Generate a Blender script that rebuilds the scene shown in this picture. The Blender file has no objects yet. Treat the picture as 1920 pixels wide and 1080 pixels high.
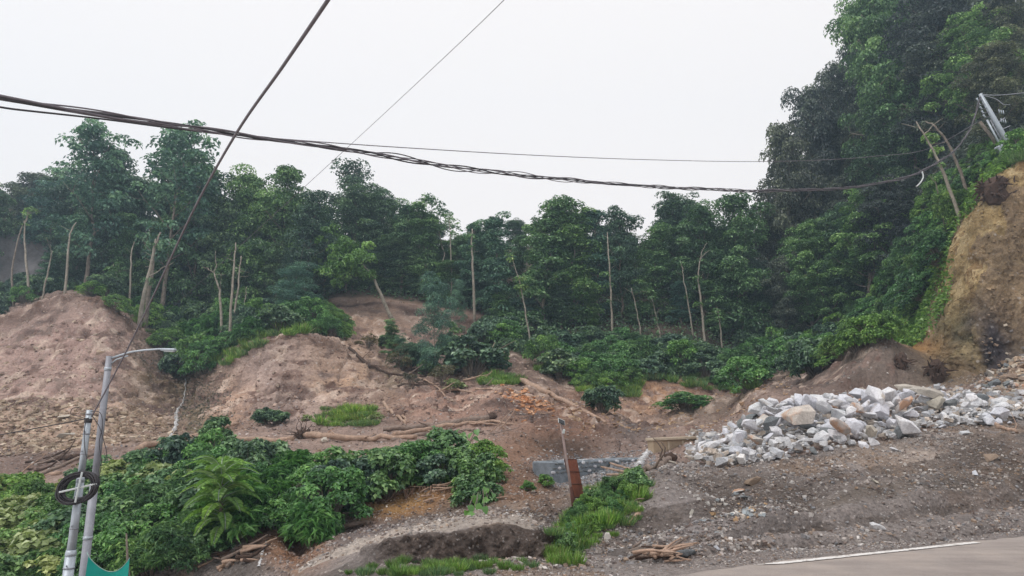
import bpy, math, random
import numpy as np
from mathutils import Vector, Matrix, Euler
from mathutils.bvhtree import BVHTree

random.seed(7)
RNG = np.random.default_rng(7)
scene = bpy.context.scene
COL = scene.collection

# ---------------------------------------------------------------- camera
F_PX, PITCH, EYE = 1320.0, math.radians(12.4), 1.6
cam_data = bpy.data.cameras.new('camera')
cam_data.sensor_width = 36.0
cam_data.lens = F_PX / 1920.0 * 36.0
cam_data.clip_start = 0.05
cam_data.clip_end = 3000.0
cam = bpy.data.objects.new('camera', cam_data)
COL.objects.link(cam)
cam.location = (0, 0, EYE)
cam.rotation_euler = (math.radians(90) + PITCH, 0, 0)
scene.camera = cam

# ---------------------------------------------------------------- overcast sky and a soft sun
SUN_EL, SUN_AZ = math.radians(58), math.radians(-125)      # high, behind the left shoulder
world = bpy.data.worlds.new('World')
scene.world = world
world.use_nodes = True
wn = world.node_tree
wn.nodes.clear()
w_out = wn.nodes.new('ShaderNodeOutputWorld')
w_bg = wn.nodes.new('ShaderNodeBackground')
w_sky = wn.nodes.new('ShaderNodeTexSky')
w_sky.sky_type = 'NISHITA'
w_sky.sun_disc = False
w_sky.sun_elevation = SUN_EL
w_sky.sun_rotation = SUN_AZ
w_cloud = wn.nodes.new('ShaderNodeMixRGB')
w_cloud.inputs[0].default_value = 0.975                       # cloud cover
w_cloud.inputs[2].default_value = (11.3, 10.75, 10.55, 1)         # white cloud layer
wn.links.new(w_sky.outputs[0], w_cloud.inputs[1])
w_bg.inputs['Strength'].default_value = 0.1
wn.links.new(w_cloud.outputs[0], w_bg.inputs['Color'])
wn.links.new(w_bg.outputs[0], w_out.inputs[0])

sun_data = bpy.data.lights.new('sun', 'SUN')
sun_data.energy = 1.5
sun_data.angle = math.radians(22)
sun_data.color = (1.0, 0.965, 0.92)
sun = bpy.data.objects.new('sun', sun_data)
COL.objects.link(sun)
_sd = Vector((math.sin(SUN_AZ) * math.cos(SUN_EL), math.cos(SUN_AZ) * math.cos(SUN_EL), math.sin(SUN_EL)))
sun.rotation_euler = _sd.to_track_quat('Z', 'Y').to_euler()
sun.location = (0, 0, 60)

scene.view_settings.view_transform = 'Standard'
scene.view_settings.look = 'None'
scene.view_settings.exposure = 0.0
scene.view_settings.gamma = 1.0
scene.view_settings.use_curve_mapping = False
scene.render.engine = 'CYCLES'
cy = scene.cycles
cy.max_bounces = 6
cy.diffuse_bounces = 3
cy.glossy_bounces = 2
cy.transmission_bounces = 3
cy.transparent_max_bounces = 4
cy.volume_bounces = 0
cy.use_adaptive_sampling = True
cy.adaptive_threshold = 0.02
cy.use_denoising = True
cy.sample_clamp_indirect = 4.0

# ---------------------------------------------------------------- helpers
_c, _s = math.cos(PITCH), math.sin(PITCH)

def P(px, py, Y):
    """point at forward distance Y (m) that the photograph shows at pixel px, py"""
    a = (px - 960) / F_PX
    b = (540 - py) / F_PX
    k = Y / (_c - b * _s)
    return Vector((a * k, Y, EYE + (_s + b * _c) * k))

def PZ(px, Y, z):
    """point at forward distance Y and height z in pixel column px"""
    t = (z - EYE) / Y
    b = (t * _c - _s) / (_c + t * _s)
    a = (px - 960) / F_PX
    return Vector((a * Y / (_c - b * _s), Y, z))

def project(V):
    x, y, z = V[:, 0], V[:, 1], V[:, 2] - EYE
    d = y * _c + z * _s
    h = -y * _s + z * _c
    d = np.where(d < 0.01, 0.01, d)
    return 960 + F_PX * x / d, 540 - F_PX * h / d

def lin(r, g, b, k=1.0):
    f = lambda c: ((c / 255 + 0.055) / 1.055) ** 2.4 if c > 10 else c / 255 / 12.92
    return np.array([f(r) * k, f(g) * k, f(b) * k])

def make_mesh(name, V, F, mats=None, smooth=True, mat_idx=None, col=None):
    """V (n,3); F an (m,k) array or a list of such arrays"""
    me = bpy.data.meshes.new(name)
    V = np.asarray(V, dtype=np.float32)
    Fs = F if isinstance(F, list) else [F]
    Fs = [np.asarray(f, dtype=np.int32) for f in Fs if len(f)]
    me.vertices.add(len(V))
    me.vertices.foreach_set('co', V.ravel())
    loops = np.concatenate([f.ravel() for f in Fs])
    tot = np.concatenate([np.full(len(f), f.shape[1], dtype=np.int32) for f in Fs])
    start = np.concatenate([[0], np.cumsum(tot)[:-1]]).astype(np.int32)
    me.loops.add(len(loops))
    me.loops.foreach_set('vertex_index', loops)
    me.polygons.add(len(tot))
    me.polygons.foreach_set('loop_start', start)
    me.polygons.foreach_set('loop_total', tot)
    if mat_idx is not None:
        me.polygons.foreach_set('material_index', np.asarray(mat_idx, dtype=np.int32))
    me.polygons.foreach_set('use_smooth', np.full(len(tot), smooth))
    for m in (mats if isinstance(mats, (list, tuple)) else [mats]):
        if m: me.materials.append(m)
    if col is not None:
        at = me.color_attributes.new('tint', 'FLOAT_COLOR', 'POINT')
        c4 = np.ones((len(V), 4), dtype=np.float32)
        c4[:, :3] = col
        at.data.foreach_set('color', c4.ravel())
    me.update(calc_edges=True)
    me.validate()
    return me

def link(name, me, parent=None, loc=None, rot=None, scale=None):
    o = bpy.data.objects.new(name, me)
    COL.objects.link(o)
    if parent: o.parent = parent
    if loc is not None: o.location = loc
    if rot is not None: o.rotation_euler = rot
    if scale is not None: o.scale = scale if hasattr(scale, '__len__') else (scale,) * 3
    return o

def tag(o, label=None, cat=None, group=None, kind=None):
    if label: o['label'] = label
    if cat: o['category'] = cat
    if group: o['group'] = group
    if kind: o['kind'] = kind
    return o

USED = {}
LANDMARKS = [(1220, 1052, 'the roadside driftwood'), (415, 1055, 'the woody heap'), (830, 1025, 'the dark pit'), (90, 868, 'the whitish log'), (1190, 960, 'the bent yellow branch'), (1230, 875, 'the knotted driftwood'), (460, 650, 'the spur below the snag'), (350, 640, 'the spur above the gully'), (250, 570, 'the spur top'), (560, 640, 'the middle slide top'), (146, 915, 'the cable coil'), (205, 668, 'the lamp pole top'), (205, 1060, 'the green net'), (412, 950, 'the fern plant'), (345, 760, 'the thin waterfall'),
    (575, 822, 'the big root plate'), (690, 827, 'the big log'), (922, 784, 'the upturned root'), (1062, 900, 'the rusty board'), (1051, 792, 'the leaning lamp'),
    (972, 716, 'the slanting trunk'), (885, 660, 'the big round bush'), (815, 610, 'the upright slipped tree'), (650, 470, 'the hanging crown'), (437, 540, 'the tall bare snag'),
    (275, 520, 'the leaning twin trunk'), (143, 300, 'the tallest skyline tree'), (288, 300, 'the second skyline tree'), (694, 390, 'the dark dome tree'), (842, 380, 'the lone tufted tree'),
    (1018, 400, 'the tallest middle tree'), (980, 570, 'the thin leaning stem'), (1147, 550, 'the straight bare stem'), (1314, 540, 'the forked pale tree'), (1285, 400, 'the blue-green round tree'),
    (1420, 600, 'the dark hollow'), (1745, 290, 'the long white trunk'), (1865, 230, 'the cliff pole'), (1866, 355, 'the cliff stump'), (1690, 685, 'the small root clump'),
    (1755, 708, 'the second root clump'), (1503, 822, 'the largest orange rock'), (1575, 825, 'the right orange rock'), (1690, 812, 'the smooth tilted slab'), (1705, 738, 'the long pale block'),
    (1668, 762, 'the largest grey rock'), (1742, 772, 'the flat beige slab'), (1318, 838, 'the tall left rock'), (1445, 775, 'the flat topped rock'), (1560, 772, 'the pinkish upright rock'),
    (1835, 752, 'the broad white slab'), (1300, 835, 'the drain wall'), (1290, 757, 'the lone rounded bush'), (1230, 745, 'the orange bank'), (505, 785, 'the two dark tufts'),
    (560, 560, 'the bluish young tree'), (1450, 260, 'the jutting hill crown'), (1562, 150, 'the halfway hill tree'), (1668, 60, 'the yellow-green crown'), (1765, 60, 'the spreading limbed tree'),
    (40, 470, 'the grey rock face'), (900, 935, 'the hanging creeper'), (868, 820, 'the big pale leaves'), (640, 995, 'the mossy pole'), (548, 970, 'the dry bush'), (110, 545, 'the left slide peak'),
    (1125, 715, 'the light lip bushes'), (1600, 40, 'the notched hill tree'), (1905, 60, 'the edge tree'), (1880, 690, 'the rock fall')]
def say_where(prefix, px, py):
    """a label that places one of many look-alikes by the landmarks next to it"""
    lm = sorted(LANDMARKS, key=lambda l: (l[0] - px) ** 2 + (l[1] - py) ** 2)[:5]
    def rel(l):
        dx, dy = px - l[0], py - l[1]
        r = math.hypot(dx, dy)
        w = 'just ' if r < 45 else ('far ' if r > 130 else '')
        if abs(dx) > 1.9 * abs(dy): s_ = 'right of' if dx > 0 else 'left of'
        elif abs(dy) > 1.9 * abs(dx): s_ = 'below' if dy > 0 else 'above'
        else: s_ = ('lower ' if dy > 0 else 'upper ') + ('right of' if dx > 0 else 'left of')
        return w + s_ + ' ' + l[2]
    cand = [prefix + ' ' + rel(lm[0])] + [prefix + ' ' + rel(lm[i]) + ', ' + rel(lm[j]) for i, j in ((0, 1), (0, 2), (1, 2), (0, 3), (1, 3), (0, 4), (2, 3))]
    for c in cand:
        if len(c.split()) <= 16 and c not in USED:
            USED[c] = 1
            return c
    return cand[0]

def empty(name, loc, rz=0.0):
    o = bpy.data.objects.new(name, None)
    COL.objects.link(o)
    o.empty_display_size = 0.3
    o.location = loc
    o.rotation_euler = (0, 0, rz)
    return o

def copy_tree(o, parent=None):
    c = o.copy()
    COL.objects.link(c)
    if parent: c.parent = parent
    for ch in list(o.children):
        copy_tree(ch, c)
    return c

# ---- lattice noise in numpy
def _hash(ix, iy, iz, seed):
    h = (ix * 374761393 + iy * 668265263 + iz * 2147483647 + seed * 974634777) & 0xFFFFFFFF
    h = ((h ^ (h >> 13)) * 1274126177) & 0xFFFFFFFF
    h = ((h ^ (h >> 16)) * 2246822519) & 0xFFFFFFFF
    return (h ^ (h >> 15)) & 0xFFFFFFFF

def vnoise(X, Yy, Z, seed=0):
    ix, iy, iz = np.floor(X).astype(np.int64), np.floor(Yy).astype(np.int64), np.floor(Z).astype(np.int64)
    fx, fy, fz = X - ix, Yy - iy, Z - iz
    ux, uy, uz = [f * f * f * (f * (f * 6 - 15) + 10) for f in (fx, fy, fz)]
    def g(a, b, c):
        return _hash(ix + a, iy + b, iz + c, seed).astype(np.float64) / 4294967295.0
    x00 = g(0, 0, 0) * (1 - ux) + g(1, 0, 0) * ux
    x10 = g(0, 1, 0) * (1 - ux) + g(1, 1, 0) * ux
    x01 = g(0, 0, 1) * (1 - ux) + g(1, 0, 1) * ux
    x11 = g(0, 1, 1) * (1 - ux) + g(1, 1, 1) * ux
    return ((x00 * (1 - uy) + x10 * uy) * (1 - uz) + (x01 * (1 - uy) + x11 * uy) * uz) * 2 - 1

def fbm(V, wl, octaves=4, seed=0, gain=0.5, stretch=(1, 1, 1)):
    out = 0.0
    amp, f = 1.0, 1.0 / wl
    for i in range(octaves):
        out = out + amp * vnoise(V[:, 0] * f / stretch[0] + 17.3 * i, V[:, 1] * f / stretch[1] + 5.1 * i,
                                 V[:, 2] * f / stretch[2] + 9.7 * i, seed + i)
        amp *= gain
        f *= 2.03
    return out

# ---- node material helper
def new_mat(name):
    m = bpy.data.materials.new(name)
    m.use_nodes = True
    nt = m.node_tree
    b = nt.nodes['Principled BSDF']
    b.inputs['Specular IOR Level'].default_value = 0.25
    return m, nt, b

def N(nt, kind, **kw):
    n = nt.nodes.new(kind)
    for k, v in kw.items():
        if k == 'inp':
            for kk, vv in v.items(): n.inputs[kk].default_value = vv
        else: setattr(n, k, v)
    return n

def noise_node(nt, scale, detail=4, rough=0.6, coord=None):
    n = N(nt, 'ShaderNodeTexNoise', inp={'Scale': scale, 'Detail': detail, 'Roughness': rough})
    if coord: nt.links.new(coord, n.inputs['Vector'])
    return n

def ramp(nt, src, stops):
    r = nt.nodes.new('ShaderNodeValToRGB')
    el = r.color_ramp.elements
    while len(el) < len(stops): el.new(0.5)
    for e, (p, c) in zip(el, stops):
        e.position = p
        e.color = (*c[:3], 1) if hasattr(c, '__len__') else (c, c, c, 1)
    nt.links.new(src, r.inputs[0])
    return r.outputs[0]

def mix(nt, mode, fac, a, b):
    m = nt.nodes.new('ShaderNodeMixRGB')
    m.blend_type = mode
    for i, v in ((0, fac), (1, a), (2, b)):
        if hasattr(v, 'node'): nt.links.new(v, m.inputs[i])
        elif hasattr(v, '__len__'): m.inputs[i].default_value = (*v[:3], 1)
        elif i: m.inputs[i].default_value = (v, v, v, 1)
        else: m.inputs[i].default_value = v
    return m.outputs[0]

def simple_mat(name, color, rough=0.8, var=0.25, scale=8.0, bump=0.0, metallic=0.0, spec=0.3, obj=True):
    m, nt, b = new_mat(name)
    tc = N(nt, 'ShaderNodeTexCoord')
    co = tc.outputs['Object' if obj else 'Generated']
    n = noise_node(nt, scale, 6, 0.65, co)
    lo = [c * (1 - var) for c in color]
    hi = [min(1, c * (1 + var)) for c in color]
    b_col = ramp(nt, n.outputs[0], [(0.3, lo), (0.7, hi)])
    nt.links.new(b_col, b.inputs['Base Color'])
    b.inputs['Roughness'].default_value = rough
    b.inputs['Metallic'].default_value = metallic
    b.inputs['Specular IOR Level'].default_value = spec
    if bump:
        n2 = noise_node(nt, scale * 3, 6, 0.7, co)
        bp = N(nt, 'ShaderNodeBump', inp={'Strength': bump, 'Distance': 0.05})
        nt.links.new(n2.outputs[0], bp.inputs['Height'])
        nt.links.new(bp.outputs[0], b.inputs['Normal'])
    return m
# ================================================================ TERRAIN
# control net: for each pixel column, one node per terrain feature, near to far: (Y, py) or, for values under 40, (Y, z)
# A near  B road edge  C shoulder edge  D ditch  E cut-bank top  F lower terrace  G bank crest  H back terrace
# I slope foot  J mid slope  K scarp  L forest bench  M hill mid  N hill top  O far
NET = {
 -350: [(2,0),(5.9,0),(7,-.5),(9,-3.6),(12,-3.3),(14,-2.2),(22,900),(28,870),(34,825),(42,720),(50,610),(57,565),(66,500),(95,330),(170,36)],
 0:    [(2,0),(6.2,0),(7.2,-.4),(9.5,-3.6),(12.5,-3.2),(14.5,-2.0),(22,925),(28,862),(33,835),(41,720),(49,594),(56,575),(66,520),(95,340),(170,34)],
 120:  [(2,0),(6.5,0),(7.5,-.4),(9.5,-3.6),(12.5,-3.2),(14.5,-2.0),(22,900),(28,850),(33,828),(42,690),(50,548),(56,545),(66,540),(90,430),(170,30)],
 200:  [(2,0),(6.7,0),(7.6,-.4),(9.5,-3.5),(12.5,-3.0),(15,-1.6),(22,875),(28,838),(34,822),(42,700),(49,565),(56,560),(66,555),(85,500),(170,28)],
 270:  [(2,0),(6.8,0),(7.7,-.4),(9.6,-3.4),(12.5,-2.8),(15,-1.4),(22,865),(28,835),(35,820),(43,735),(48.5,640),(56,590),(66,570),(82,450),(170,27)],
 345:  [(2,0),(7,0),(7.9,-.4),(9.8,-3.2),(12.5,-2.6),(15.5,-1.1),(22,860),(28,832),(36,818),(46,760),(51,690),(57,610),(66,575),(80,450),(170,26)],
 420:  [(2,0),(7.1,0),(8,-.4),(10,-2.8),(12.5,-2.2),(15.5,-.9),(22,858),(28,824),(34.5,803),(40,740),(45,672),(54,610),(64,580),(80,450),(170,26)],
 480:  [(2,0),(7.2,0),(8.2,-.3),(10.2,-1.8),(12.8,-1.3),(15.5,1050),(21.5,860),(28,820),(34,793),(38,728),(41.6,648),(51,605),(62,578),(80,450),(170,26)],
 560:  [(2,0),(7.4,0),(8.6,-.2),(10.5,-.9),(13,1060),(15.5,1025),(21,860),(28,818),(34,788),(38,722),(41.4,630),(50,606),(60,580),(80,450),(170,26)],
 630:  [(2,0),(7.6,0),(9,-.1),(11,-.6),(13.2,1045),(16,1003),(20.5,866),(28,816),(34,785),(38.6,725),(42.2,655),(50,612),(58,562),(80,450),(170,26)],
 700:  [(2,0),(7.8,0),(9.6,0),(11.9,-.45),(12.4,1026),(16,988),(20.3,864),(28,814),(33,780),(38,735),(42.5,690),(49.5,640),(57,560),(80,450),(170,26)],
 780:  [(2,0),(8,0),(10,0),(12.1,-.45),(12.5,1008),(16,972),(20.2,856),(27.5,812),(32.5,775),(37.5,740),(42,703),(50,652),(58,572),(80,450),(170,26)],
 870:  [(2,0),(8.2,0),(10.2,0),(12.1,-.5),(12.5,990),(16,955),(20.3,850),(27,808),(32,770),(37,738),(42,700),(50,660),(58,588),(80,450),(170,26)],
 950:  [(2,0),(8.4,0),(10.3,0),(12.1,-.5),(12.5,984),(16,945),(20.5,868),(26,812),(31,765),(36,728),(42,700),(50,662),(58,612),(80,450),(170,26)],
 1010: [(2,0),(8.6,0),(10.4,0),(12.2,-.5),(12.7,994),(16.5,946),(20.8,880),(25.5,840),(29.5,790),(34,752),(41,712),(47.5,680),(57,640),(80,450),(170,26)],
 1060: [(2,0),(8.8,0),(10.5,0),(12.2,-.5),(14,1006),(17,948),(21,889),(24.6,866),(28,815),(31.5,775),(38,752),(44,706),(53,650),(80,450),(170,26)],
 1110: [(2,0),(8.9,0),(10.6,0),(12.6,1035),(14.2,985),(17,930),(20.6,884),(24.6,864),(28,822),(31,790),(38,768),(43.5,716),(53,655),(80,450),(170,26)],
 1160: [(2,0),(9,0),(10.7,0),(12.6,1028),(14.4,965),(16.6,912),(19.6,877),(24.4,860),(28,828),(30.5,806),(38,782),(43,722),(53,655),(80,450),(170,26)],
 1220: [(2,0),(9.2,0),(10.8,0),(12.7,1020),(14.4,948),(16.3,893),(18.6,866),(24,856),(28.5,822),(31,812),(39,788),(43.5,718),(53,655),(80,450),(170,27)],
 1300: [(2,0),(9.5,0),(11,0),(12.8,1010),(14.5,935),(16.4,882),(18.4,864),(23,858),(28.5,812),(33,800),(40,772),(44.5,715),(53,650),(78,450),(170,28)],
 1370: [(2,0),(9.8,0),(11.3,0),(12.9,1003),(14.6,930),(16.5,880),(18.4,862),(22,842),(27,800),(34,775),(42,748),(48,708),(56,660),(76,450),(170,28)],
 1440: [(2,0),(10.1,0),(11.5,0),(13,990),(14.7,922),(16.6,876),(18.6,858),(22.5,812),(27,775),(35,748),(44,728),(52,700),(60,640),(76,430),(170,36)],
 1520: [(2,0),(10.5,0),(11.8,0),(13.2,980),(15,915),(17,868),(19,845),(23.5,785),(28,755),(35,722),(44,704),(52,685),(58,600),(74,330),(170,50)],
 1600: [(2,0),(11,0),(12.2,0),(13.5,975),(15.3,905),(17.3,860),(19.5,833),(24.5,765),(28.5,745),(34.5,690),(42,688),(48,668),(56,560),(72,260),(170,58)],
 1690: [(2,0),(11.5,0),(12.6,0),(14,965),(16,895),(18,845),(20.3,815),(25.5,750),(29,738),(34.5,674),(38.5,668),(42,640),(50,480),(66,200),(170,58)],
 1745: [(2,0),(11.8,0),(13,0),(14.4,960),(16.3,890),(18.4,838),(20.8,803),(25.5,746),(29,728),(33.5,700),(35,650),(38,560),(46,420),(62,190),(170,58)],
 1800: [(2,0),(12.2,0),(13.4,0),(14.8,955),(16.7,885),(18.8,830),(21.2,793),(25.5,742),(28.5,722),(31,690),(31.6,560),(33.5,420),(43,330),(58,160),(170,58)],
 1850: [(2,0),(12.6,0),(13.8,0),(15.1,950),(17,880),(19.1,824),(21.5,786),(25.3,738),(28,718),(30,690),(30.6,520),(32,352),(40,300),(55,130),(170,56)],
 1920: [(2,0),(13.1,0),(14.4,0),(15.6,943),(17.4,872),(19.5,815),(21.8,776),(25,728),(26.5,708),(30,640),(30.6,450),(31,300),(38,255),(52,110),(170,54)],
 2250: [(2,0),(16,0),(17.5,0),(18.5,930),(20,860),(21.5,800),(23.5,750),(26,690),(27.5,660),(29,560),(30,400),(31.5,230),(38,170),(50,60),(170,50)],
}
SEG = [4, 16, 30, 44, 40, 56, 40, 40, 60, 60, 50, 40, 34, 10]
NU = 780

def blur(A, sig, axis):
    r = int(3 * sig)
    k = np.exp(-0.5 * (np.arange(-r, r + 1) / sig) ** 2)
    k /= k.sum()
    A = np.moveaxis(A, axis, 0)
    pad = np.concatenate([2 * A[:1] - A[r:0:-1], A, 2 * A[-1:] - A[-2:-r - 2:-1]])
    out = sum(k[i] * pad[i:i + len(A)] for i in range(2 * r + 1))
    return np.moveaxis(out, 0, axis)

cols = sorted(NET)
ctrl = np.array([[list(PZ(c, Y, v) if v < 60 else P(c, v, Y)) for (Y, v) in NET[c]] for c in cols])   # (nc, 15, 3)
us = np.linspace(cols[0], cols[-1], NU)
gridu = np.empty((NU, ctrl.shape[1], 3))
for j in range(ctrl.shape[1]):
    for k in range(3):
        gridu[:, j, k] = np.interp(us, cols, ctrl[:, j, k])
gridu = blur(gridu, 5.0, 0)
vs = np.concatenate([j + np.arange(n) / n for j, n in enumerate(SEG)] + [[len(SEG)]])
NV = len(vs)
grid = np.empty((NU, NV, 3))
jj = np.minimum(vs.astype(int), len(SEG) - 1)
ff = (vs - jj)[None, :, None]
grid = gridu[:, jj] * (1 - ff) + gridu[:, jj + 1] * ff
keep = grid.copy()
grid = blur(grid, 1.9, 1)
vv = np.broadcast_to(vs[None, :], (NU, NV))
uu = np.broadcast_to(us[:, None], (NU, NV))
TV = grid.reshape(-1, 3)
LV, LU = vv.ravel(), uu.ravel()
PX0, PY0 = project(TV)
Y0 = TV[:, 1].copy()

def grid_normals(V):
    G = V.reshape(NU, NV, 3)
    du = np.gradient(G, axis=0)
    dv = np.gradient(G, axis=1)
    n = np.cross(du, dv)
    n /= np.linalg.norm(n, axis=2, keepdims=True) + 1e-9
    return n.reshape(-1, 3)

def gauss(px, py, rx, ry, ymin=0, ymax=999, rot=0.0, p=1.0):
    dx, dy = PX0 - px, PY0 - py
    c, s = math.cos(math.radians(rot)), math.sin(math.radians(rot))
    a, b = (dx * c + dy * s) / rx, (-dx * s + dy * c) / ry
    w = np.exp(-(a * a + b * b) ** p)
    return w * ((Y0 >= ymin) & (Y0 <= ymax))

nrm = grid_normals(TV)
# how rough: none on the road side, more on slopes and banks
far = np.clip((Y0 - 10) / 40, 0, 1)
amp = np.clip((LV - 1.15) / 0.8, 0, 1)
shoulder = np.clip((LV - 1.0) / 1.0, 0, 1)
d = fbm(TV, 3.2, 3, 11) * 0.12 * amp * (0.45 + 0.8 * far)
d += fbm(TV, 0.9, 3, 21) * 0.06 * amp
d += fbm(TV, 0.22, 2, 31) * 0.018 * shoulder
# lumps and clods on the slides, washed rills down the bare slopes
SCAR = np.clip((LU - 595) / 20, 0, 1) * np.clip((925 - LU) / 20, 0, 1) * (LV < 12.02)
slide = np.clip((LV - 7.2) / 0.5, 0, 1) * np.clip((11.3 + .8 * SCAR - LV) / 0.6, 0, 1)
slide = slide * (LU < 1680)
rill = 1 - np.abs(fbm(TV, 1.5, 4, 41, 0.55, (1, 3.0, 3.5)))
d -= np.clip(rill - 0.74, 0, 1) * 0.8 * slide
ledge = np.abs(fbm(TV, 2.6, 4, 45, .55, (1.6, 1.6, .7)))
d += (np.clip(ledge, 0, .5) * .32 - .08) * slide
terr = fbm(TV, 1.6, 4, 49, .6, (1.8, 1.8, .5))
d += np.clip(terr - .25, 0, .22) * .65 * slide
d += np.abs(fbm(TV, .8, 3, 47, .6)) * .07 * slide
clod = np.clip(fbm(TV, 0.55, 3, 51) - 0.25, 0, 1)
d += clod * 0.17 * np.clip((LV - 5.9) / 0.5, 0, 1) * np.clip((11.2 - LV), 0, 1)
bank = np.clip((LV - 3.6) / 0.5, 0, 1) * np.clip((6.6 - LV) / 0.5, 0, 1)
d += ((LV > 3.2) & (LV < 3.9) & (LU > 690) & (LU < 1040)) * np.abs(fbm(TV, .5, 4, 65, .6)) * .22
d += np.clip(fbm(TV, 0.35, 3, 61) - 0.1, 0, 1) * 0.09 * bank
# the ochre cliff: pockets and ledges
cliff = np.clip((LU - 1730) / 60, 0, 1) * np.clip((LV - 8.5) / 0.4, 0, 1) * np.clip((11.4 - LV) / 0.3, 0, 1)
d += cliff * (fbm(TV, 2.4, 4, 71, .5, (1, 1, 2)) * 0.12 + np.abs(fbm(TV, 0.6, 4, 75, 0.65)) * 0.17)
d += cliff * np.clip(rill - 0.6, 0, 1) * -.7
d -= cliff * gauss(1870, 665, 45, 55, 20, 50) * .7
TV = TV + nrm * d[:, None]
# tyre ruts and graded ridges along the road on the gravel bank
road_dir = np.array([0.890, 0.456])
road_nrm = np.array([-0.456, 0.890])
EDGE0 = np.array([3.3, 10.1])
q = (TV[:, :2] - EDGE0) @ road_nrm               # metres beyond the road edge
s_al = (TV[:, :2] - EDGE0) @ road_dir
wob = fbm(np.stack([s_al, q * 0, q * 0], 1), 7.0, 3, 81) * 0.13
rut = np.zeros(len(TV))
for q0, wd, am in ((0.7, .12, -.08), (0.95, .12, .08), (1.75, .18, -.12), (2.05, .14, .10), (3.3, .35, -.12)):
    rut += 1.5 * am * np.exp(-((q + wob * (1 + .3 * q0) - q0) / wd) ** 2)
rut *= np.clip((s_al + 1.5) / 3.0, 0, 1) * (LV < 6) * (LV > 1) * (.4 + 1.1 * np.abs(fbm(TV, 2.2, 2, 91)))
rut_soil = rut.copy()
TV[:, 2] += rut
# hollow of loose rock, dark cut faces, pits
for (px, py, rx, ry, y0, y1, dz) in ((1350, 905, 60, 32, 12, 19, -.22), (1480, 930, 70, 18, 12, 19, -.14), (1700, 905, 90, 22, 12, 20, .12),
                                     (1560, 890, 80, 16, 12, 19, .12), (1650, 698, 85, 30, 30, 42, 1.7), (930, 775, 60, 20, 28, 38, .5), (1020, 800, 60, 22, 25, 34, .4), (1430, 760, 60, 18, 24, 40, .5), (860, 760, 30, 22, 28, 40, -.35),
                                     (1130, 800, 60, 25, 25, 35, .4), (560, 980, 26, 60, 13, 24, -.5), (1250, 900, 40, 30, 12, 19, .15)):
    TV[:, 2] += gauss(px, py, rx, ry, y0, y1) * dz
# keep the strip under the asphalt flat
flat = np.clip((0.35 - q) / 0.5, 0, 1) * (LV < 2.2)
TV[:, 2] = TV[:, 2] * (1 - flat) + (-0.03) * flat
TVn = grid_normals(TV)

# ---------------------------------------------------------------- soil colours (albedo)
def A(r, g, b, k=1.16):
    c = lin(r, g, b, k); m = c.mean()
    return c * .80 * 1.23 + m * .20 * 1.23 * np.array([1.02, 1.0, .98])
soil = np.tile(A(134, 112, 101), (len(TV), 1))
def paint(w, c, n=0.5, wl=2.0, seed=101):
    global soil
    e = fbm(TV, wl, 4, seed)
    m = np.clip(w * (1 + n * e), 0, 1)[:, None]
    soil = soil * (1 - m) + np.asarray(c)[None] * m
L = lambda a, b, f=.25: np.clip((LV - a) / f, 0, 1) * np.clip((b - LV) / f, 0, 1)
paint(L(-1, 6.0), A(122, 113, 109), .1)
paint(L(-1, 6.0) * (fbm(TV, 2.4, 4, 161) > .12), A(124, 106, 92), .6, .6)
paint(L(-1, 6.0) * (fbm(TV, 1.7, 4, 163) > .2), A(94, 86, 82), .6, .5)                        # gravel near the road
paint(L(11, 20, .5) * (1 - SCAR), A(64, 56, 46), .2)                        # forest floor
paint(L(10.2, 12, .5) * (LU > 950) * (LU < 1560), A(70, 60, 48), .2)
paint(gauss(60, 850, 190, 60, 24, 34), A(98, 80, 72))
paint(gauss(120, 690, 240, 110, 30, 56, p=2), A(146, 118, 108), .3)
paint(gauss(110, 800, 190, 45, 28, 46, p=2), A(160, 134, 114), .5)
paint(gauss(290, 740, 60, 80, 30, 56), A(118, 98, 76), .5)
paint(gauss(375, 760, 40, 70, 30, 56), A(92, 84, 58), .6)
paint(gauss(330, 640, 60, 50, 30, 60), A(78, 64, 52), .5)
paint(gauss(560, 715, 120, 90, 30, 47, p=2), A(146, 126, 118), .3)
paint(gauss(640, 700, 90, 60, 30, 47), A(164, 132, 106), .5)
paint(gauss(430, 760, 50, 60, 30, 47), A(150, 120, 100), .5)
paint(gauss(740, 720, 30, 60, 30, 50, rot=-35), A(112, 98, 78), .5)
paint(gauss(700, 610, 95, 55, 44, 60), A(146, 118, 98), .4)
paint(gauss(880, 620, 45, 45, 45, 60), A(128, 102, 86), .4)
paint(gauss(860, 680, 120, 50, 35, 52), A(104, 84, 72), .5)
paint(gauss(850, 760, 130, 40, 25, 42, p=2), A(140, 108, 92), .4)
paint(gauss(1060, 790, 110, 50, 22, 40, p=2), A(126, 94, 76), .4)
paint(gauss(1190, 810, 40, 28, 22, 40), A(92, 82, 80), .4)
paint(gauss(1060, 845, 80, 20, 20, 32), A(84, 66, 56), .4)
paint(gauss(1010, 860, 40, 28, 18, 30), A(74, 58, 48), .4)
paint(gauss(1230, 740, 120, 50, 34, 52), A(156, 116, 84), .4)
paint(gauss(1340, 735, 50, 26, 34, 56), A(112, 82, 68), .4)
paint(gauss(980, 700, 70, 36, 34, 52), A(96, 78, 66), .5)
paint(gauss(555, 1010, 75, 60, 12, 24, p=2), A(140, 98, 66), .3)
paint(gauss(650, 985, 110, 30, 12, 22, rot=-12), A(104, 90, 88), .5)
paint(gauss(800, 925, 150, 36, 14, 22, rot=-12, p=2), A(118, 84, 54), .5, .7)
paint(gauss(740, 950, 70, 18, 14, 22, rot=-12), A(140, 104, 56), .7, .5)
paint(gauss(920, 940, 90, 22, 14, 22, rot=-20), A(118, 98, 84), .6, .8)
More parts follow.
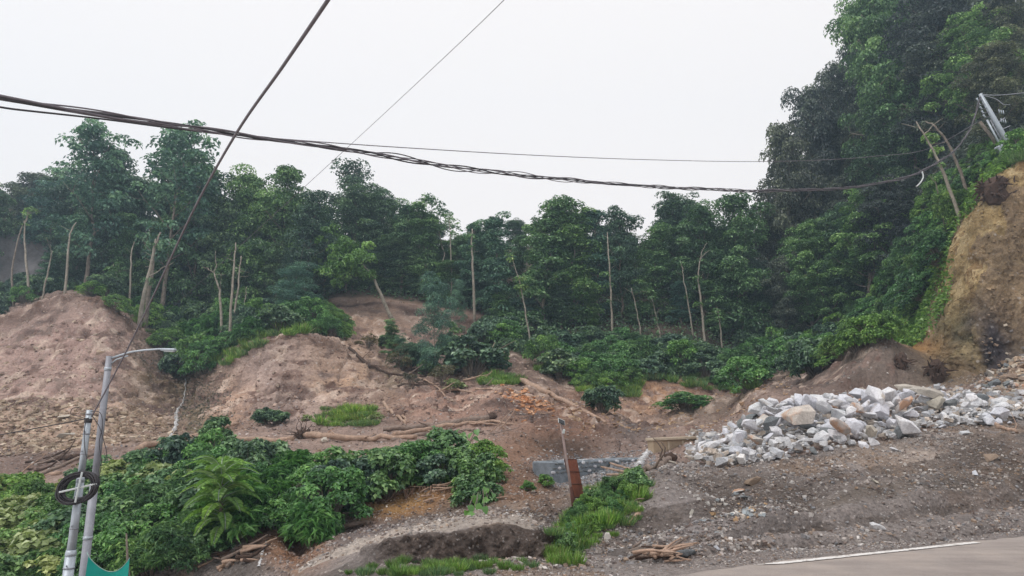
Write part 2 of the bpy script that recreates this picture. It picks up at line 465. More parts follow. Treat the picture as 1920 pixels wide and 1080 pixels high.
paint(gauss(1000, 930, 60, 34, 14, 22), A(112, 84, 62), .5, .8)
paint(gauss(960, 880, 80, 60, 16, 26, p=2), A(118, 88, 68), .3)
paint(gauss(770, 1000, 160, 9, 12.5, 17, rot=-14), A(150, 138, 128), .5)
paint(gauss(880, 1022, 170, 27, 11, 13.5, rot=-6, p=2), A(72, 63, 58), .25)
paint(gauss(1000, 990, 40, 40, 11, 15), A(66, 56, 50), .3)
paint(gauss(1120, 875, 90, 17, 19, 24), A(118, 118, 120), .3)
paint(gauss(1400, 900, 110, 26, 12, 19), A(92, 82, 76), .4)
paint(gauss(1300, 980, 160, 40, 10, 17), A(116, 108, 106), .4, .6)
paint(gauss(1720, 850, 120, 30, 15, 22), A(142, 128, 118), .5, .8)
paint(gauss(1850, 870, 90, 50, 13, 22, p=2), A(100, 86, 76), .5, .8)
paint(gauss(1680, 965, 260, 26, 11, 16, rot=-6, p=2) * (fbm(TV, 2.0, 3, 191, .5, (3, 3, 1)) > -.15), A(112, 96, 86), .5, .7)
paint(gauss(1650, 925, 260, 16, 11, 19, rot=-6), A(98, 88, 80), .5, .8)
paint(gauss(1340, 765, 110, 26, 24, 46, rot=-20), A(116, 100, 88), .5)
paint(gauss(1400, 715, 40, 14, 34, 56), A(130, 116, 102), .5)
paint(gauss(1640, 705, 150, 45, 24, 46, p=2), A(98, 86, 78), .3)
paint(gauss(1500, 730, 80, 22, 26, 50), A(86, 74, 70), .4)
paint(cliff, lin(150, 130, 94, 1.2), .25)
paint(cliff * np.clip((LV - 9.6), 0, 1), lin(152, 131, 94, 1.2), .4)
paint(cliff * (fbm(TV, .9, 4, 173, .6, (1, 1, 3.5)) > .22), lin(134, 110, 78, 1.1), .3, .6)
paint(cliff * (fbm(TV, .5, 3, 175, .6) > .42), lin(172, 152, 116, 1.2), .3, .6)
paint(cliff * (fbm(TV, 2.2, 3, 171, .5, (1, 1, 2.5)) > .3), A(122, 102, 76), .3, .6)
paint(gauss(1790, 640, 45, 60, 28, 45), A(98, 92, 60), .6, .8)
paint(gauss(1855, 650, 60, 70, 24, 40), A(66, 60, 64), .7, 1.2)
paint(gauss(1790, 690, 70, 30, 24, 40), A(104, 86, 62), .6, 1.2)
paint(gauss(1715, 655, 50, 26, 28, 44), A(146, 108, 56), .5)
paint(slide * np.clip(fbm(TV, 1.2, 4, 151, .6, (1, 1, .45)) - .35, 0, 1) * 2.2, A(104, 80, 70), .3)
streak = fbm(TV, .8, 4, 187, .6, (1, 1, 5))
paint(slide * np.clip(streak - .15, 0, 1) * 1.3 * (LV > 8.3), A(120, 100, 90), .2)
paint(slide * np.clip(-streak - .25, 0, 1) * 1.2 * (LV > 8.3), A(172, 150, 134), .2)
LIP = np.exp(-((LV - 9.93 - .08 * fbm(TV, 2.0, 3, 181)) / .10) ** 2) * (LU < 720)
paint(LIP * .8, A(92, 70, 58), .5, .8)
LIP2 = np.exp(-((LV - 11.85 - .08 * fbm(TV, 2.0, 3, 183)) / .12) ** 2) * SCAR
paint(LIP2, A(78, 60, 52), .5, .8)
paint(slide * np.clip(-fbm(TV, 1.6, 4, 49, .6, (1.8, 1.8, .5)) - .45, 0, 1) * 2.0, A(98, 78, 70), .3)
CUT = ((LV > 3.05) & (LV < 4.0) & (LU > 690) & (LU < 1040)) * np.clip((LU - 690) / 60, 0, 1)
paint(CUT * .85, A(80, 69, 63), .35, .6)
paint(((LV > 4.0) & (LV < 4.35)) * (LU > 560) * (LU < 1020) * .9, A(152, 140, 130), .5, .8)
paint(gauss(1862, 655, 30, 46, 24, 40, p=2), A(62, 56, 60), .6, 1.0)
soil *= np.clip(1 + 0.16 * fbm(TV, 1.3, 4, 131) + 0.10 * fbm(TV, 6, 2, 141), 0.5, 1.5)[:, None]
paint((rut_soil < -.04) * .6, A(84, 74, 68), .5, .5)
soil = np.clip(soil, 0.01, 0.9)

# ---------------------------------------------------------------- ground material: tint attribute, grit and stone chips
def soil_material(name, chip_scale, chip_amount, bump):
    m, nt, b = new_mat(name)
    tc = N(nt, 'ShaderNodeTexCoord').outputs['Object']
    at = N(nt, 'ShaderNodeVertexColor', layer_name='tint').outputs[0]
    fine = noise_node(nt, 9.0, 8, 0.75, tc)
    c = mix(nt, 'MULTIPLY', 1.0, at, ramp(nt, fine.outputs[0], [(0.3, 0.55), (0.5, 1.0), (0.72, 1.42)]))
    vor = N(nt, 'ShaderNodeTexVoronoi', inp={'Scale': chip_scale, 'Randomness': 1.0})
    nt.links.new(tc, vor.inputs['Vector'])
    cluster = noise_node(nt, 1.1, 3, 0.6, tc)
    sep = N(nt, 'ShaderNodeSeparateColor')
    nt.links.new(vor.outputs['Color'], sep.inputs[0])
    pick = ramp(nt, sep.outputs[0], [(1 - chip_amount, 0.0), (1 - chip_amount + 0.03, 1.0)])
    small = ramp(nt, vor.outputs['Distance'], [(0.28, 1.0), (0.42, 0.0)])
    fac = mix(nt, 'MULTIPLY', 1.0, mix(nt, 'MULTIPLY', 1.0, pick, small), ramp(nt, cluster.outputs[0], [(0.35, 0.15), (0.6, 1.0)]))
    chipc = ramp(nt, sep.outputs[1], [(0.0, (0.50, 0.45, 0.41)), (0.35, (0.12, 0.10, 0.09)), (0.5, (0.38, 0.29, 0.21)), (0.75, (0.36, 0.36, 0.37)), (1.0, (0.66, 0.63, 0.61))])
    chipc = mix(nt, 'MIX', 0.45, chipc, mix(nt, 'MULTIPLY', 1.0, at, (1.55, 1.55, 1.55)))
    c = mix(nt, 'MIX', fac, c, chipc)
    nt.links.new(c, b.inputs['Base Color'])
    b.inputs['Roughness'].default_value = 0.92
    b.inputs['Specular IOR Level'].default_value = 0.15
    h1 = noise_node(nt, 5.0, 9, 0.72, tc)
    v2 = N(nt, 'ShaderNodeTexVoronoi', inp={'Scale': chip_scale * 0.8})
    nt.links.new(tc, v2.inputs['Vector'])
    hh = mix(nt, 'ADD', 0.35, h1.outputs[0], ramp(nt, v2.outputs['Distance'], [(0.0, 1.0), (0.6, 0.0)]))
    bp = N(nt, 'ShaderNodeBump', inp={'Strength': bump, 'Distance': 0.12})
    nt.links.new(hh, bp.inputs['Height'])
    nt.links.new(bp.outputs[0], b.inputs['Normal'])
    return m
M_near = soil_material('gravelly_soil', 16.0, 0.36, 0.9)
M_slope = soil_material('slope_soil', 5.5, 0.20, 0.9)
M_forest = soil_material('forest_floor', 5.0, 0.05, 0.6)

# split the one ground surface into named pieces by feature
iu, iv = np.meshgrid(np.arange(NU - 1), np.arange(NV - 1), indexing='ij')
i0 = (iu * NV + iv)
quads = np.stack([i0, i0 + NV, i0 + NV + 1, i0 + 1], -1).reshape(-1, 4)
fv, fu = LV[quads[:, 0]], LU[quads[:, 0]]
piece = np.zeros(len(quads), dtype=int)                                   # 0 roadside
piece[(fv >= 2) & (fv < 6)] = 1                                          # near bank
piece[(fv >= 6) & (fv < 8)] = 2                                          # terrace
piece[fv >= 8] = 3                                         # landslide slopes
piece[(fv >= 11) & ~((SCAR[quads[:, 0]] > .5) & (fv < 12))] = 4                                                      # forested hill
piece[(fu > 1745) & (fv >= 8.6) & (fv < 11.2)] = 5                       # cliff
PIECES = ['ground', 'terrain_bank', 'terrace_ground', 'landslide_slope', 'hill', 'cliff']
for k, nm in enumerate(PIECES):
    f = quads[piece == k]
    used, inv = np.unique(f, return_inverse=True)
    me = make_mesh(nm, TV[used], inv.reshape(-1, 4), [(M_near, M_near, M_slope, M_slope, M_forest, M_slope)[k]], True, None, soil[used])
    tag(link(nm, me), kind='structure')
TB = BVHTree.FromPolygons([tuple(v) for v in TV.tolist()], [tuple(f) for f in quads.tolist()])
# flat ground behind and around the camera
back_v = [(-60, -40, -0.05), (60, -40, -0.05), (60, 2.2, -0.05), (-60, 2.2, -0.05)]

def hit(px, py):
    o = Vector((0, 0, EYE))
    d = (P(px, py, 10) - o).normalized()
    r = TB.ray_cast(o, d)
    return (r[0], r[1]) if r[0] is not None else (None, None)

def drop(x, y, top=120.0):
    r = TB.ray_cast(Vector((x, y, top)), Vector((0, 0, -1)))
    return (r[0], r[1]) if r[0] is not None else (Vector((x, y, 0)), Vector((0, 0, 1)))

def drop_px(px, Y, py=700):
    p = P(px, py, Y)
    return drop(p.x, p.y)[0]

# ---------------------------------------------------------------- road
def road_pt(s, q_, z):
    v = EDGE0 + road_dir * s + road_nrm * q_
    return (v[0], v[1], z)
m_asph, nt, b = new_mat('road_asphalt')
tc = N(nt, 'ShaderNodeTexCoord').outputs['Object']
n1 = noise_node(nt, 0.7, 6, 0.65, tc)
n2 = noise_node(nt, 60, 4, 0.7, tc)
n4 = noise_node(nt, 3.5, 7, 0.75, tc)
c = ramp(nt, n1.outputs[0], [(0.3, lin(138, 128, 124)), (0.5, lin(158, 148, 142)), (0.7, lin(176, 163, 154))])
c = mix(nt, 'MIX', ramp(nt, n4.outputs[0], [(.56, 0), (.78, .45)]), c, lin(140, 126, 116))
c = mix(nt, 'MULTIPLY', 1.0, c, ramp(nt, n2.outputs[0], [(0.3, 0.78), (0.7, 1.15)]))
mp = N(nt, 'ShaderNodeMapping'); mp.inputs['Rotation'].default_value = (0, 0, -math.atan2(.456, .89)); mp.inputs['Scale'].default_value = (.12, 2.6, 1)
nt.links.new(tc, mp.inputs['Vector'])
n5 = noise_node(nt, 1.0, 5, 0.6, mp.outputs[0])
c = mix(nt, 'MULTIPLY', 1.0, c, ramp(nt, n5.outputs[0], [(0.32, .9), (0.5, 1.0), (0.7, 1.06)]))
nt.links.new(c, b.inputs['Base Color'])
b.inputs['Roughness'].default_value = 0.85
bp = N(nt, 'ShaderNodeBump', inp={'Strength': 0.4, 'Distance': 0.01})
nt.links.new(n2.outputs[0], bp.inputs['Height']); nt.links.new(bp.outputs[0], b.inputs['Normal'])
V, Fq = [], []
ss = np.linspace(-40, 60, 500)
for k, s0 in enumerate(ss):
    e = 0.05 * math.sin(s0 * 1.7) + 0.09 * random.uniform(-.5, .5) - 0.22 * min(1.0, max(0.0, (-0.1 - s0) / 3.0))
    V += [road_pt(s0, e, -0.004), road_pt(s0, -0.8, 0.004), road_pt(s0, -8.5, 0.004)]
    if k:
        a0 = 3 * (k - 1)
        Fq += [(a0 + 3, a0, a0 + 1, a0 + 4), (a0 + 4, a0 + 1, a0 + 2, a0 + 5)]
road = link('road', make_mesh('road', V, np.array(Fq), m_asph, False)); tag(road, kind='structure')
m_line, nt, b = new_mat('worn_white_paint')
tc = N(nt, 'ShaderNodeTexCoord').outputs['Object']
n1 = noise_node(nt, 7, 6, 0.7, tc)
nt.links.new(ramp(nt, n1.outputs[0], [(0.36, lin(150, 140, 132)), (0.46, lin(222, 218, 214)), (0.8, lin(236, 234, 232))]), b.inputs['Base Color'])
b.inputs['Roughness'].default_value = 0.7
V, Fq = [], []
ss = np.linspace(-0.1, 4.8, 120)
for k, s0 in enumerate(ss):
    w0 = min(1, (s0 + 0.12) * 2.2)
    V += [road_pt(s0, -0.05 - 0.03 * random.random(), 0.0085), road_pt(s0, -0.05 - 0.13 * w0 - 0.02 * random.random(), 0.0085)]
    if k: Fq += [(2 * k - 2, 2 * k - 1, 2 * k + 1, 2 * k)]
pl = link('road_line', make_mesh('road_line', V, np.array(Fq), m_line, False)); tag(pl, kind='structure')
# dirt ground carrying on behind and beside the road
V = [(-220, -60, -0.08), (220, -60, -0.08), (220, 2.4, -0.08), (-220, 2.4, -0.08)]
gb = link('roadside_ground', make_mesh('roadside_ground', V, np.array([[0, 1, 2, 3]]), m_asph, False)); tag(gb, kind='structure')
# ================================================================ VEGETATION
def leaf_material(name, gloss=0.38, trans=0.25):
    m, nt, b = new_mat(name)
    at = N(nt, 'ShaderNodeVertexColor', layer_name='tint').outputs[0]
    oi = N(nt, 'ShaderNodeObjectInfo')
    var = ramp(nt, oi.outputs['Random'], [(0.0, (0.92, 1.02, 1.22)), (0.3, (1.16, 1.26, 1.3)), (0.6, (1.4, 1.45, 1.25)), (0.85, (1.1, 1.24, 1.36)), (1.0, (1.7, 1.6, 1.2))])
    c = mix(nt, 'MULTIPLY', 1.0, at, var)
    nt.links.new(c, b.inputs['Base Color'])
    b.inputs['Roughness'].default_value = gloss
    b.inputs['Specular IOR Level'].default_value = 0.5
    tr = N(nt, 'ShaderNodeBsdfTranslucent')
    nt.links.new(mix(nt, 'MULTIPLY', 1.0, c, (1.25, 1.3, 0.7)), tr.inputs[0])
    ms = N(nt, 'ShaderNodeMixShader', inp={0: trans})
    nt.links.new(b.outputs[0], ms.inputs[1]); nt.links.new(tr.outputs[0], ms.inputs[2])
    nt.links.new(ms.outputs[0], nt.nodes['Material Output'].inputs[0])
    return m
M_leaf = leaf_material('broad_leaf')
M_leaf_dry = simple_mat('dry_leaf', lin(150, 130, 95), 0.8, 0.4, 30)
M_bark = simple_mat('bark', lin(128, 118, 108), 0.9, 0.45, 5, 0.7)
M_bark_pale = simple_mat('pale_bark', lin(150, 142, 130), 0.85, 0.4, 4, 0.6)
M_wood = simple_mat('stripped_wood', lin(172, 146, 128), 0.85, 0.35, 6, 0.6)
M_wood_grey = simple_mat('weathered_wood', lin(136, 120, 110), 0.9, 0.4, 6, 0.7)
M_root = simple_mat('muddy_root', lin(82, 66, 58), 0.95, 0.45, 8, 0.7)

def unit(a):
    return a / (np.linalg.norm(a, axis=1, keepdims=True) + 1e-9)

def leaves(pos, nrm_, size, aspect, tint, rng, droop=0.0, dirs=None, fold=0.18):
    """one folded leaf (two triangles) per row of pos"""
    n = len(pos)
    nn = unit(nrm_)
    rd = rng.normal(size=(n, 3)) if dirs is None else dirs
    t = unit(rd - nn * np.sum(rd * nn, 1, keepdims=True))
    t[:, 2] -= droop
    t = unit(t)
    w = unit(np.cross(nn, t))
    L_ = (size * rng.uniform(0.65, 1.3, n))[:, None] if np.isscalar(size) else size[:, None]
    W = L_ * aspect * 0.5
    mid = pos + t * L_ * 0.45
    V = np.empty((n, 4, 3))
    V[:, 0] = pos
    V[:, 1] = mid + w * W + nn * L_ * fold
    V[:, 2] = pos + t * L_ - nn * L_ * fold * 0.6
    V[:, 3] = mid - w * W + nn * L_ * fold
    base = np.arange(n)[:, None] * 4
    F = np.concatenate([base + [0, 1, 2], base + [0, 2, 3]])
    return V.reshape(-1, 3), F, np.repeat(tint, 4, axis=0)

def tube(pts, rad, sides=6, cap=True, rng=None, knob=0.0):
    pts = np.asarray(pts, float)
    rad = np.broadcast_to(np.asarray(rad, float), (len(pts),))
    tan = np.gradient(pts, axis=0)
    tan = unit(tan)
    ref = np.array([0.31, 0.2, 0.93]) if abs(tan[0, 2]) < 0.8 else np.array([1.0, 0.1, 0])
    V = []
    for i in range(len(pts)):
        a = np.cross(tan[i], ref); a /= np.linalg.norm(a) + 1e-9
        b_ = np.cross(tan[i], a)
        for k in range(sides):
            th = 2 * math.pi * k / sides
            r = rad[i] * (1 + (knob * rng.uniform(-1, 1) if rng is not None else 0))
            V.append(pts[i] + (a * math.cos(th) + b_ * math.sin(th)) * r)
    F = []
    for i in range(len(pts) - 1):
        for k in range(sides):
            k2 = (k + 1) % sides
            F.append((i * sides + k, i * sides + k2, (i + 1) * sides + k2, (i + 1) * sides + k))
    V = np.array(V)
    F = np.array(F)
    T = []
    if cap:
        c0, c1 = len(V), len(V) + 1
        V = np.concatenate([V, pts[:1], pts[-1:]])
        for k in range(sides):
            k2 = (k + 1) % sides
            T += [(c0, k2, k), (c1, (len(pts) - 1) * sides + k, (len(pts) - 1) * sides + k2)]
    return V, F, np.array(T).reshape(-1, 3)

class Geo:
    def __init__(s): s.V, s.Q, s.T, s.C, s.n = [], [], [], [], 0
    def add(s, V, Q=None, T=None, C=None):
        if Q is not None and len(Q): s.Q.append(np.asarray(Q) + s.n)
        if T is not None and len(T): s.T.append(np.asarray(T) + s.n)
        s.V.append(V)
        s.C.append(np.asarray(C) if C is not None else np.ones((len(V), 3)) * 0.5)
        s.n += len(V)
        return s
    def tube(s, pts, rad, sides=6, **k):
        V, Q, T = tube(pts, rad, sides, **k)
        return s.add(V, Q, T)
    def mesh(s, name, mats, smooth=True, col=True):
        F = []
        if s.Q: F.append(np.concatenate(s.Q))
        if s.T: F.append(np.concatenate(s.T))
        return make_mesh(name, np.concatenate(s.V), F, mats, smooth, None, np.concatenate(s.C) if col else None)

def wander(p0, d0, length, n, rng, jit=0.12, lift=0.0):
    p, d_ = np.array(p0, float), np.array(d0, float)
    d_ /= np.linalg.norm(d_)
    pts = [p.copy()]
    for i in range(n):
        d_ = d_ + rng.normal(size=3) * jit + np.array([0, 0, lift])
        d_ /= np.linalg.norm(d_)
        p = p + d_ * length / n
        pts.append(p.copy())
    return np.array(pts)

GREENS = {
    'deep':   [lin(54, 76, 64), lin(80, 104, 82), lin(134, 158, 122)],
    'blue':   [lin(54, 82, 78), lin(80, 112, 100), lin(138, 168, 146)],
    'mid':    [lin(64, 92, 62), lin(96, 126, 82), lin(154, 180, 126)],
    'fresh':  [lin(72, 102, 52), lin(108, 140, 70), lin(158, 184, 108)],
    'yellow': [lin(100, 112, 66), lin(144, 152, 98), lin(196, 198, 152)],
    'dry':    [lin(74, 72, 58), lin(98, 92, 74), lin(126, 118, 96)],
    'grey':   [lin(56, 62, 62), lin(84, 90, 84), lin(134, 140, 124)],
    'lush':   [lin(54, 86, 52), lin(80, 120, 66), lin(132, 168, 106)],
}
def tints(n, pal, rng, bias=None):
    p = np.array(GREENS[pal])
    u = np.clip(rng.beta(1.5, 2.3, n) + (bias if bias is not None else 0), 0, 0.999) * 2
    i = u.astype(int)
    f = (u - i)[:, None]
    return (p[i] * (1 - f) + p[i + 1] * f) * rng.uniform(0.85, 1.15, (n, 1))

def clump_leaves(centers, radii, per, size, aspect, pal, rng, flat=0.62, droop=0.25, up=0.9):
    n = len(centers)
    cnt = np.maximum(6, (per * (radii / radii.mean()) ** 2).astype(int))
    idx = np.repeat(np.arange(n), cnt)
    m = len(idx)
    dirv = unit(rng.normal(size=(m, 3)))
    dirv[:, 2] = np.where(dirv[:, 2] < -0.35, -dirv[:, 2], dirv[:, 2])
    rr = radii[idx] * rng.uniform(0.55, 1.08, m) ** 0.7
    pos = centers[idx] + dirv * rr[:, None] * np.array([1, 1, flat])
    nm = unit(dirv * 0.7 + np.array([0, 0, up]) + rng.normal(size=(m, 3)) * 0.38)
    cb = rng.normal(size=n) * 0.2
    return leaves(pos, nm, size, aspect, tints(m, pal, rng, cb[idx]), rng, droop)

def build_tree(kind, seed, H=12.0):
    """returns trunk mesh and crown mesh, base at the origin, height H"""
    rng = np.random.default_rng(seed)
    spec = {  # crown start, half width / H, clumps, leaves per clump, leaf size, palette, trunk radius, lean, clump radius
        'open':   (0.26, 0.25, 120, 62, 0.27, 'blue', 0.17, 0.04, 0.060),
        'open2':  (0.12, 0.22, 145, 88, 0.25, 'deep', 0.16, 0.05, 0.068),
        'dense':  (0.07, 0.25, 165, 125, 0.245, 'deep', 0.2, 0.03, 0.082),
        'dense2': (0.1, 0.23, 160, 120, 0.25, 'mid', 0.2, 0.04, 0.078),
        'column': (0.04, 0.15, 140, 96, 0.225, 'blue', 0.15, 0.03, 0.056),
        'column2': (0.06, 0.17, 140, 96, 0.23, 'mid', 0.14, 0.05, 0.06),
        'grey':   (0.06, 0.30, 185, 125, 0.24, 'grey', 0.2, 0.05, 0.075),
        'airy':   (0.50, 0.2, 60, 50, 0.25, 'deep', 0.12, 0.08, 0.07),
        'spread': (0.16, 0.36, 210, 170, 0.23, 'deep', 0.28, 0.06, 0.075),
        'spread2': (0.14, 0.34, 210, 150, 0.24, 'mid', 0.26, 0.08, 0.075),
        'slim':   (0.66, 0.12, 20, 70, 0.27, 'blue', 0.1, 0.1, 0.06),
        'fine':   (0.08, 0.34, 90, 190, 0.20, 'blue', 0.12, 0.05, 0.10),
    }[kind]
    cs, hw, nc, per, ls, pal, tr, lean, cr = spec
    g = Geo()
    n = 12
    ld = rng.normal(size=2) * lean
    tp = np.array([[ld[0] * H * (i / n) ** 1.5 + rng.normal() * 0.10 * (i > 0), ld[1] * H * (i / n) ** 1.5 + rng.normal() * 0.10 * (i > 0),
                    -0.6 + (H * 0.93 + 0.6) * i / n] for i in range(n + 1)])
    g.tube(tp, tr * (1 - 0.86 * (np.arange(n + 1) / n) ** 0.9), 7)
    centers = []
    nl = max(7, nc // 7)
    for k in range(nl):
        f = cs + (1 - cs) * ((k + rng.uniform(0, .8)) / nl) * 0.95
        i = min(int(f * n), n - 1)
        base = tp[i] + (tp[i + 1] - tp[i]) * (f * n - i)
        th = k * 2.4 + rng.uniform(-.5, .5)
        rel = (f - cs) / (1 - cs)
        prof = math.sin(math.pi * min(1, 0.30 + rel * 0.66)) ** 0.7 if kind not in ('column', 'column2') else 0.95 - 0.45 * rel
        ln = hw * H * prof * rng.uniform(0.75, 1.15)
        br = wander(base, (math.cos(th), math.sin(th), 0.35 + 0.6 * rel), ln, 5, rng, 0.16, 0.05)
        g.tube(br, tr * 0.38 * (1 - f * 0.6) * np.linspace(1, 0.25, 6), 5)
        for w_ in range(max(2, nc // nl)):
            t = rng.uniform(0.25, 1.0) if w_ else 1.0
            j = min(int(t * 5), 4)
            b0 = br[j] + (br[j + 1] - br[j]) * (t * 5 - j)
            off = rng.normal(size=3) * hw * H * 0.17 + np.array([0, 0, 0.25])
            centers.append(b0 + off)
            if rng.random() < 0.5: g.tube(np.array([b0, b0 + off * 0.5 + [0, 0, .05], b0 + off]), [tr * .12, tr * .08, tr * .03], 4, cap=False)
    centers.append(tp[-1] + [0, 0, H * 0.02])
    centers = np.array(centers)
    centers[:, 2] = np.minimum(centers[:, 2], H * 0.99)
    radii = cr * H * rng.uniform(0.55, 1.25, len(centers))
    trunk = g.mesh('trunk', [M_bark if kind not in ('column', 'slim', 'airy', 'column2') else M_bark_pale], True, False)
    V, F, C = clump_leaves(centers, radii, per, ls, 0.62, pal, rng, up=.8)
    crown = make_mesh('crown', V, F, M_leaf, False, None, C)
    return trunk, crown

def build_shrub(kind, seed):
    """stem and foliage meshes of a bush about 1.3 m tall and wide"""
    rng = np.random.default_rng(seed)
    g = Geo()
    cen, rad = [], []
    spec = {'small': (0.085, 0.6, 46, 80, 'lush', .25), 'broad': (0.13, 0.75, 40, 46, 'mid', .2), 'yellow': (0.15, 0.85, 30, 34, 'yellow', .15),
            'bamboo': (0.24, 0.17, 44, 48, 'lush', .35), 'round': (0.11, 0.9, 44, 70, 'deep', .3), 'fresh': (0.085, 0.6, 48, 85, 'fresh', .2),
            'dry': (0.12, 0.5, 18, 36, 'dry', .25), 'feather': (0.12, 0.25, 44, 100, 'mid', .3), 'dark': (0.12, 0.6, 46, 75, 'deep', .3)}[kind]
    ls, asp, nc, per, pal, drp = spec
    for k in range(nc):
        th, ph = rng.uniform(0, 6.283), math.acos(rng.uniform(0.05, 1))
        r = rng.uniform(0.55, 1.0) ** 0.5
        e = np.array([math.cos(th) * math.sin(ph) * 0.62 * r, math.sin(th) * math.sin(ph) * 0.62 * r, 0.15 + 0.85 * math.cos(ph) * r])
        e += rng.normal(size=3) * 0.06
        mid = e * 0.5 + np.array([0, 0, 0.12])
        g.tube(np.array([[e[0] * .1, e[1] * .1, -0.25], mid, e]), [0.022, 0.014, 0.006], 4, cap=False)
        cen.append(e); rad.append(rng.uniform(0.09, 0.22))
    stem = g.mesh('stem', [M_bark], True, False)
    V, F, C = clump_leaves(np.array(cen), np.array(rad), per, ls, asp, pal, rng, 0.8, drp, 0.75)
    return stem, make_mesh('foliage', V, F, M_leaf, False, None, C)

def build_grass(seed, pal='fresh', n=330, h=0.45, spread=0.4):
    rng = np.random.default_rng(seed)
    r = np.sqrt(rng.uniform(0, 1, n)) * spread
    th = rng.uniform(0, 6.283, n)
    pos = np.stack([r * np.cos(th), r * np.sin(th), np.full(n, -0.03)], 1)
    d_ = np.stack([np.cos(th) * rng.uniform(0, .8, n), np.sin(th) * rng.uniform(0, .8, n), np.ones(n)], 1) + rng.normal(size=(n, 3)) * 0.2
    nn = unit(np.cross(d_, rng.normal(size=(n, 3))))
    sz = h * rng.uniform(0.4, 1.2, n)
    tc_ = tints(n, pal, rng); dry = rng.random(n) < .22; tc_[dry] = tints(int(dry.sum()), 'yellow', rng) * .8
    V, F, C = leaves(pos, nn, sz, 0.075, tc_, rng, 0.0, d_, 0.02)
    return make_mesh('blades', V, F, M_leaf, False, None, C)

TREE = {}
for i, (k, c) in enumerate((('open', 2), ('open2', 2), ('dense', 2), ('dense2', 2), ('column', 2), ('column2', 2), ('airy', 1), ('grey', 2), ('spread', 2), ('spread2', 1), ('slim', 1), ('fine', 1))):
    TREE[k] = [build_tree(k, 300 + 17 * i + j) for j in range(c)]
SHRUB = {}
for i, k in enumerate(('small', 'broad', 'yellow', 'bamboo', 'round', 'fresh', 'dry', 'feather', 'dark')):
    SHRUB[k] = [build_shrub(k, 500 + 13 * i + j) for j in range(2)]
GRASS = [build_grass(700), build_grass(701, 'mid'), build_grass(702, 'fresh', 300, 0.6, 0.3)]
_cnt = {}

def put_tree(px, top, Y, kind, label, group=None, wid=1.0, name='forest_tree', base=None, cat='tree', lean=(0, 0)):
    b_ = drop_px(px, Y) if base is None else Vector(base)
    zt = EYE + (P(px, top, b_.y).z - EYE)
    H = max(2.0, zt - b_.z)
    k = _cnt.get(kind, 0); _cnt[kind] = k + 1
    tk, cn = TREE[kind][k % len(TREE[kind])]
    o = empty(name, b_, RNG.uniform(0, 6.28))
    o.rotation_euler = (lean[0], lean[1], o.rotation_euler[2])
    s = H / 12.0
    w = wid * (0.6 * s + 0.4)
    o.scale = (w, w, s)
    tag(o, label, cat, group)
    link('trunk', tk, o); link('crown', cn, o)
    return o

def put_shrub(p, kind, size, label, group=None, name='shrub', nrm_tilt=None, squash=1.0):
    k = _cnt.get(kind, 0); _cnt[kind] = k + 1
    st, fo = SHRUB[kind][k % 2]
    o = empty(name, p, RNG.uniform(0, 6.28))
    o.scale = (size * RNG.uniform(.85, 1.15), size * RNG.uniform(.85, 1.15), size * squash)
    if nrm_tilt is not None:
        q_ = Vector((0, 0, 1)).lerp(nrm_tilt, 0.45).to_track_quat('Z', 'Y')
        o.rotation_euler = (q_ @ Euler((0, 0, RNG.uniform(0, 6.28))).to_quaternion()).to_euler()
    tag(o, label, 'shrub', group)
    link('stem', st, o); link('foliage', fo, o)
    return o

# ---------------------------------------------------------------- the forest, front rank named one by one
SIL = [(-350, 280), (0, 303), (50, 312), (90, 262), (150, 240), (200, 262), (228, 292), (262, 250), (300, 246), (350, 290), (400, 335), (450, 328), (520, 322),
       (560, 345), (600, 312), (630, 302), (680, 350), (720, 366), (800, 386), (870, 415), (940, 402), (1010, 368), (1050, 388),
       (1120, 388), (1160, 396), (1225, 416), (1290, 368), (1340, 386), (1400, 376), (1420, 330), (1440, 235), (1500, 180), (1560, 130),
       (1580, 62), (1640, 0), (1700, -40), (1850, -15), (1880, 14), (1920, 30), (2250, 60)]
def sil(px): return float(np.interp(px, [a for a, _ in SIL], [b for _, b in SIL]))

